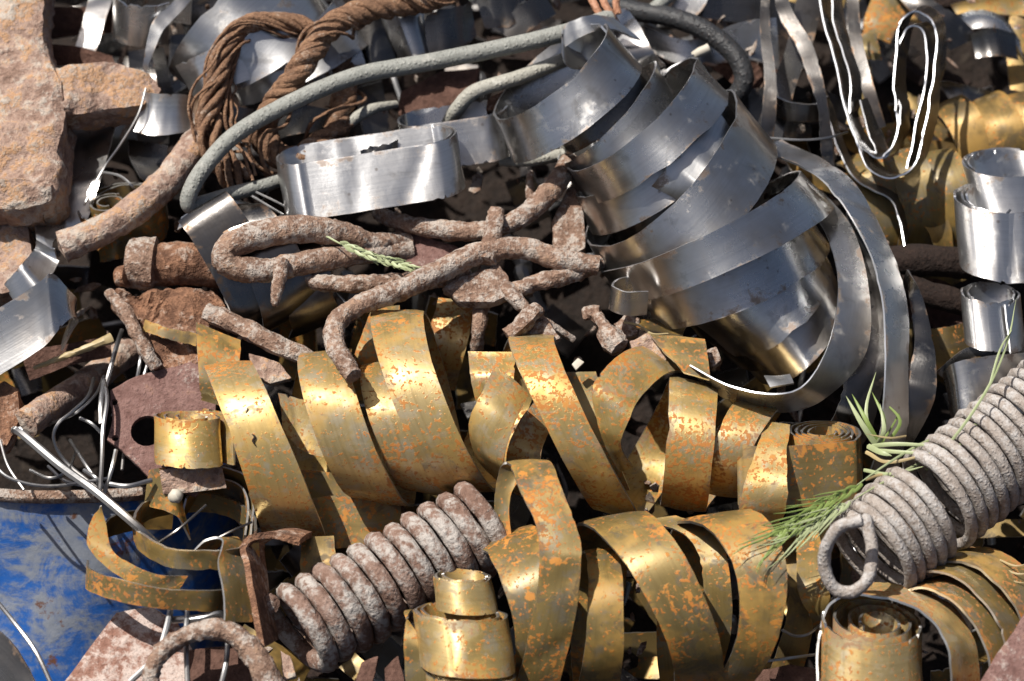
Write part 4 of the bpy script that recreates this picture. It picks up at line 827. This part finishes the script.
P('steel_strip', 'shiny curved strip rim between the hanging strips', ST, 'steel_d', (798, 104, 4), (1, .05, 0), (0, .4, 1), [(-26, -20), (-28, 2), (-6, 20), (20, 18), (30, 0)], 20, n=7)

# ------------------------------------------------------------------ blurred background, top right
bgs = [
    ('gold_b', [(880, -20, 930, -10, -90), (866, 12, 900, 24, -80), (862, 34, 890, 44, -84)], 'tan strip end behind the hairpin top'),
    ('gold_b', [(856, 36, 876, 34, -70), (858, 50, 880, 52, -66), (866, 60, 882, 60, -70)], 'small tan strip bit left of the hairpin bow'),
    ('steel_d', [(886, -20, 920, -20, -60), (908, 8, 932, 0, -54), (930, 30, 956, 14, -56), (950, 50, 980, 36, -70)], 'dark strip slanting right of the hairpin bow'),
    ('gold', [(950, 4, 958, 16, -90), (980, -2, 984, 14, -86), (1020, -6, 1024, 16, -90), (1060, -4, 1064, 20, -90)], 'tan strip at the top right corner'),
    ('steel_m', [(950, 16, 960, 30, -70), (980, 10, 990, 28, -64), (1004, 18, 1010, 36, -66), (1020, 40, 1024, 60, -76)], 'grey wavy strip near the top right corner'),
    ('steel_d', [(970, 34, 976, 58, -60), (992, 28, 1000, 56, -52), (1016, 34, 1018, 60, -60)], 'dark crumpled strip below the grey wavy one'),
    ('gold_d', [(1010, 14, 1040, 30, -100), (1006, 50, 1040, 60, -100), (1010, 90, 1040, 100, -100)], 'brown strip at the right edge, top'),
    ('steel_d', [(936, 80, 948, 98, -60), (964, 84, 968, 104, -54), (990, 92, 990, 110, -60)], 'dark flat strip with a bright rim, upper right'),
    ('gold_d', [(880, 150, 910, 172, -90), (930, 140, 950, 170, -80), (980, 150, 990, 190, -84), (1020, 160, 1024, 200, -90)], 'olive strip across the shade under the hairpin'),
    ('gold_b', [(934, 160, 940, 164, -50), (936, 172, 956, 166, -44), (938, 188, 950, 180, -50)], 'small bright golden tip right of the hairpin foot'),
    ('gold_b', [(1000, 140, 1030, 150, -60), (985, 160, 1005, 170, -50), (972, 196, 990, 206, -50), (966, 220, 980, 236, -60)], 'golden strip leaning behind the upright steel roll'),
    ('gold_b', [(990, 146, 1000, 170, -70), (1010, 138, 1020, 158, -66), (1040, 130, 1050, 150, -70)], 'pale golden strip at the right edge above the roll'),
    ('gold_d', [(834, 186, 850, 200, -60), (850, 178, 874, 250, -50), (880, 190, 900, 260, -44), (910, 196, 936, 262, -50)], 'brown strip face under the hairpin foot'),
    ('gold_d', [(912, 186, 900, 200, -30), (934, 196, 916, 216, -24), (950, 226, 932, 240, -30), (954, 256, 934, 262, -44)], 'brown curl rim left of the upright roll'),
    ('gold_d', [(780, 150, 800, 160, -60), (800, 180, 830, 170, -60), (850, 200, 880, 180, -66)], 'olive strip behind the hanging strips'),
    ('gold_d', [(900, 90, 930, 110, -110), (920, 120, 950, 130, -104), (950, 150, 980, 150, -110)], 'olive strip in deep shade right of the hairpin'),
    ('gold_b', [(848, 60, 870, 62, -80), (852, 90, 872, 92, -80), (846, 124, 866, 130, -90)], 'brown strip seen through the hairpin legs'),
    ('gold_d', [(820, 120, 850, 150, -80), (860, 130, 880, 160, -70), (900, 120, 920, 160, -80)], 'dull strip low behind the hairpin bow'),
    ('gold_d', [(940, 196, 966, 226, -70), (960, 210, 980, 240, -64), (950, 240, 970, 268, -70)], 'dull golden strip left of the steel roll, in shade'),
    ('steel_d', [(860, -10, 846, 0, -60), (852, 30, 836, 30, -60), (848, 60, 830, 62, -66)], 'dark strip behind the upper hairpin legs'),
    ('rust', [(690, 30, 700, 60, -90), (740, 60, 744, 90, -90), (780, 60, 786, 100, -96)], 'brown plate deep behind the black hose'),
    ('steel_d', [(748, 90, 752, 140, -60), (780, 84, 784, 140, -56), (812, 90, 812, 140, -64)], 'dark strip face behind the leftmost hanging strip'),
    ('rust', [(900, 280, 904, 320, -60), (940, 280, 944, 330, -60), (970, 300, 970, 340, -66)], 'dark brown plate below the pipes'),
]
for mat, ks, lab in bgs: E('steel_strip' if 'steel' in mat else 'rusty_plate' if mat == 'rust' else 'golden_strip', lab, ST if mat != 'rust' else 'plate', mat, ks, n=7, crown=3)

COIL('golden_strip_coil', 'broad brown-gold coil in soft focus below the hairpin strip', ST, 'gold_b', [
    (836, 164, 872, 150, 846, 266, 892, 262, 18, -4, 40),
    (872, 158, 910, 148, 884, 268, 930, 262, 22, -4, 44),
    (912, 156, 948, 150, 922, 264, 962, 258, 20, -4, 42)], -62, 42, t=2.4, crown=1)
COIL('golden_strip_coil', 'brown-gold coil in soft focus at upper right, above the steel roll', ST, 'gold_d', [
    (930, 110, 962, 96, 948, 190, 984, 184, 18, 2, 36),
    (966, 104, 1000, 92, 980, 186, 1018, 178, 18, 2, 38),
    (1002, 98, 1036, 90, 1014, 180, 1050, 172, 16, 2, 36)], -78, 38, t=2.4, crown=1)
# ================================================================== GRASS
def blade(root, name, keys, w, mat='grass'):
    C = Wabs(rel(cr(keys, 5))); n = len(C); Tn = unit(np.gradient(C, axis=0)); Wd = unit(np.cross(Tn, TOW))
    ww = (w * S * np.sin(np.linspace(.35, 1, n) * np.pi) ** .7)[:, None] + .0002
    N = np.cross(Tn, Wd); V = np.stack([C - Wd * ww, C - N * ww * .35, C + Wd * ww], 1).reshape(-1, 3)
    V = np.vstack([V, np.stack([C - Wd * ww - N * .0003, C - N * (ww * .35 + .0005), C + Wd * ww - N * .0003], 1).reshape(-1, 3)]); o = n * 3
    F = [(i * 3 + j, i * 3 + j + 1, i * 3 + j + 4, i * 3 + j + 3) for i in range(n - 1) for j in (0, 1)]
    F += [(o + i * 3 + j + 3, o + i * 3 + j + 4, o + i * 3 + j + 1, o + i * 3 + j) for i in range(n - 1) for j in (0, 1)]
    for j in (0, 2): F += [(i * 3 + j, i * 3 + 3 + j, o + i * 3 + 3 + j, o + i * 3 + j) for i in range(n - 1)]
    return make(name, V, F, [mat], None, None, root, 60)
def ear(root, keys, L, w, n, seed, mat='grass', awn=26):
    r = random.Random(seed); q = cr(keys, 12); m = len(q)
    for i in range(n):
        t = (i + .5) / n; p = q[min(m - 2, int(t * (m - 1)))]; d = q[min(m - 1, int(t * (m - 1)) + 1)] - p; d = d / (np.linalg.norm(d) + 1e-9)
        s = 1 if i % 2 else -1; nx = np.array([-d[1], d[0], 0]); sp = r.uniform(.12, .34)
        e = p + d * L * r.uniform(.8, 1.2) + nx * s * L * sp + np.array([0, 0, r.uniform(-3, 6)])
        blade(root, 'spikelet', [p, (p + e) / 2 + nx * s * 1.5, e], w, mat)
        if awn: blade(root, 'awn', [e, e + d * awn * .6 + nx * s * awn * .18, e + d * awn * r.uniform(.8, 1.2) + nx * s * awn * r.uniform(.2, .4)], .55, mat)
def base(x, y, d): return Vector(Wabs(rel(np.array([float(x), y, d]))))
g = holder('grass_ear', 'green bearded grass ear drooping left over the lower coil', 'grass', base(900, 455, 90))
blade(g, 'stalk', [(990, 420, 70), (930, 440, 104), (890, 462, 128), (850, 490, 140)], 1.3, 'grass_p')
ear(g, [(862, 484, 138), (830, 500, 146), (800, 518, 150), (776, 536, 150)], 17, 1.5, 24, 3, 'grass', 34)
g = holder('grass_ear', 'second bearded grass ear just under the first, by hook', 'grass', base(900, 470, 90))
blade(g, 'stalk', [(980, 436, 70), (930, 458, 104), (880, 484, 130), (850, 502, 142)], 1.2, 'grass_p')
ear(g, [(850, 502, 144), (824, 518, 150), (800, 534, 152)], 15, 1.4, 18, 5, 'grass_p', 30)
g = holder('grass_tuft', 'grass tuft with upright pale blades beside the standing roll', 'grass', base(878, 440, 60))
for ks, w, mt in (([(878, 448, 90), (862, 424, 108), (846, 396, 112)], 2.6, 'grass_p'), ([(880, 446, 90), (866, 420, 106), (852, 394, 104)], 2.2, 'grass'), ([(880, 446, 90), (884, 420, 110), (872, 392, 112)], 2.0, 'grass'), ([(874, 446, 90), (866, 410, 104), (876, 372, 98)], 1.6, 'grass_p'),
    ([(876, 446, 92), (884, 430, 112), (880, 404, 116)], 2.2, 'grass_p'), ([(872, 446, 94), (898, 444, 114), (946, 446, 118)], 2.0, 'grass_p'), ([(872, 450, 94), (900, 452, 118), (940, 454, 124)], 1.8, 'grass_p'), ([(866, 452, 94), (890, 462, 118), (936, 452, 126)], 1.8, 'straw'),
    ([(864, 470, 94), (890, 474, 120), (926, 466, 124)], 1.6, 'grass_p'), ([(890, 440, 90), (900, 420, 100), (882, 400, 104)], 1.6, 'grass'), ([(868, 446, 90), (880, 452, 120), (892, 456, 124)], 2.6, 'grass_p'),
    ([(866, 480, 90), (884, 474, 116), (914, 476, 116)], 1.2, 'straw'), ([(906, 436, 96), (890, 438, 106), (866, 434, 108)], 1.0, 'straw'), ([(880, 446, 90), (900, 410, 90), (906, 380, 70)], 1.2, 'grass')):
    blade(g, 'blade', ks, w, mt)
g = holder('grass_stalk', 'thin yellow-green grass stalk bowed at right edge', 'grass', base(930, 470, 60))
blade(g, 'stalk', [(926, 470, 100), (960, 430, 140), (990, 384, 150), (1008, 340, 140), (1016, 300, 120)], 1.3, 'grass_p')
blade(g, 'blade', [(990, 384, 150), (1000, 350, 150), (1012, 330, 136)], 1.0, 'grass_p')
g = holder('grass_ear', 'pale grey-green grass ear lying on the rusty bars', 'grass', base(330, 232, 90))
blade(g, 'stalk', [(286, 208, 60), (310, 226, 92), (330, 238, 98), (352, 250, 98)], 1.1, 'grass_p')
ear(g, [(340, 243, 100), (366, 254, 98), (392, 262, 92), (418, 270, 86)], 11, 1.5, 26, 9, 'grass_p', 8)
g = holder('dry_grass', 'dry straw blades lying below the hooked spring on right', 'grass', base(1010, 570, 60))
for ks in ([(1000, 560, 80), (1016, 566, 90), (1034, 562, 90)], [(1002, 568, 80), (1018, 574, 90), (1036, 572, 90)], [(990, 566, 80), (1010, 580, 90), (1030, 584, 90)]): blade(g, 'blade', ks, .8, 'straw')

# ================================================================== deep tangle between the pieces (nobody could count it)
def tangle():
    r = random.Random(5)
    acc = {}
    def add(mat, V, F, U, mi):
        a = acc.setdefault(mat, [[], [], [], []]); o = len(a[0])
        a[0] += [tuple(v) for v in V]; a[1] += [tuple(i + o for i in f) for f in F]; a[2] += [tuple(u) for u in U]; a[3] += list(mi)
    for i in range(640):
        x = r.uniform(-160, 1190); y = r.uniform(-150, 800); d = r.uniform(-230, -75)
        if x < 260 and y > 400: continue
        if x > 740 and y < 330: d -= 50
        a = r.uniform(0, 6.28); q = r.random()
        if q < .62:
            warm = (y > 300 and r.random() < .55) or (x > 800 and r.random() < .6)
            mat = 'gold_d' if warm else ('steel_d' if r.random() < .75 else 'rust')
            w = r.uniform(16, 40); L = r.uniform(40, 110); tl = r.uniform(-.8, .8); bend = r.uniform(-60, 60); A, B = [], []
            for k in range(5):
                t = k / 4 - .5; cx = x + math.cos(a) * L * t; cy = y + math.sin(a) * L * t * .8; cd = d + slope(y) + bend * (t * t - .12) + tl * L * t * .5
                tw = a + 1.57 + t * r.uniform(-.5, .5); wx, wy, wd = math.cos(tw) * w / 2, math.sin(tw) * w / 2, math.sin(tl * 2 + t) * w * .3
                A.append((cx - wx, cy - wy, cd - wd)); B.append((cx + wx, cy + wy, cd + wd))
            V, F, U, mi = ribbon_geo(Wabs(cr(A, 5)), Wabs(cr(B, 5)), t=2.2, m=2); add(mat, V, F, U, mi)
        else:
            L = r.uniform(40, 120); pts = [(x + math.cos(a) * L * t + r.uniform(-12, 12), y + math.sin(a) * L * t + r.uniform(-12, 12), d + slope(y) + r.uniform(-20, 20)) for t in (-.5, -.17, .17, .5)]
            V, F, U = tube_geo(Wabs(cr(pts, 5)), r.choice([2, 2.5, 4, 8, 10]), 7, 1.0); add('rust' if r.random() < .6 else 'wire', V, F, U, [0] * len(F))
    acc['rust_d'] = acc.pop('rust')  # rusty scraps switch to the rust with gap shade in its colour
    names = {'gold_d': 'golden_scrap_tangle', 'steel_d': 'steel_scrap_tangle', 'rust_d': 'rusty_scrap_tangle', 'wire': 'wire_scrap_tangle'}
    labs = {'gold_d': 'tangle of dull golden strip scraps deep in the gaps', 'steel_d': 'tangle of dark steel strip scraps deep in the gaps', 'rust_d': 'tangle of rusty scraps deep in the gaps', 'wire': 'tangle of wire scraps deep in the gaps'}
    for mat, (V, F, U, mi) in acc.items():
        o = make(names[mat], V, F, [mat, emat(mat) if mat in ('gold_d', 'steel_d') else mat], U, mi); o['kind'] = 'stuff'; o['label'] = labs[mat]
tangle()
def chips():
    r = random.Random(19); V, F = [], []
    for i in range(900):
        x = r.uniform(-120, 1150); y = r.uniform(-110, 790); d = r.uniform(-90, -15); q = r.uniform(2, 6.5)
        if x < 240 and y > 380: continue
        c0 = Wabs(rel(np.array([x, y, d]))); n = r.choice([5, 6, 7]); a, u, v = basis((r.gauss(0, 1), r.gauss(0, 1), r.gauss(0, 1))); o = len(V); st = r.uniform(1, 3)
        for h in (-.18, .18):
            for k in range(n):
                rr = q * r.uniform(.6, 1.2) * S; t = 2 * math.pi * k / n; V.append(c0 + u * math.cos(t) * rr * st + v * math.sin(t) * rr + a * h * q * S)
        F += [tuple(o + k for k in range(n))[::-1], tuple(o + n + k for k in range(n))] + [(o + k, o + (k + 1) % n, o + n + (k + 1) % n, o + n + k) for k in range(n)]
    o = make('rust_chip_litter', V, F, ['rebar'], None, None, None, 30); o['kind'] = 'stuff'; o['label'] = 'litter of small rust chips in the gaps'
chips()
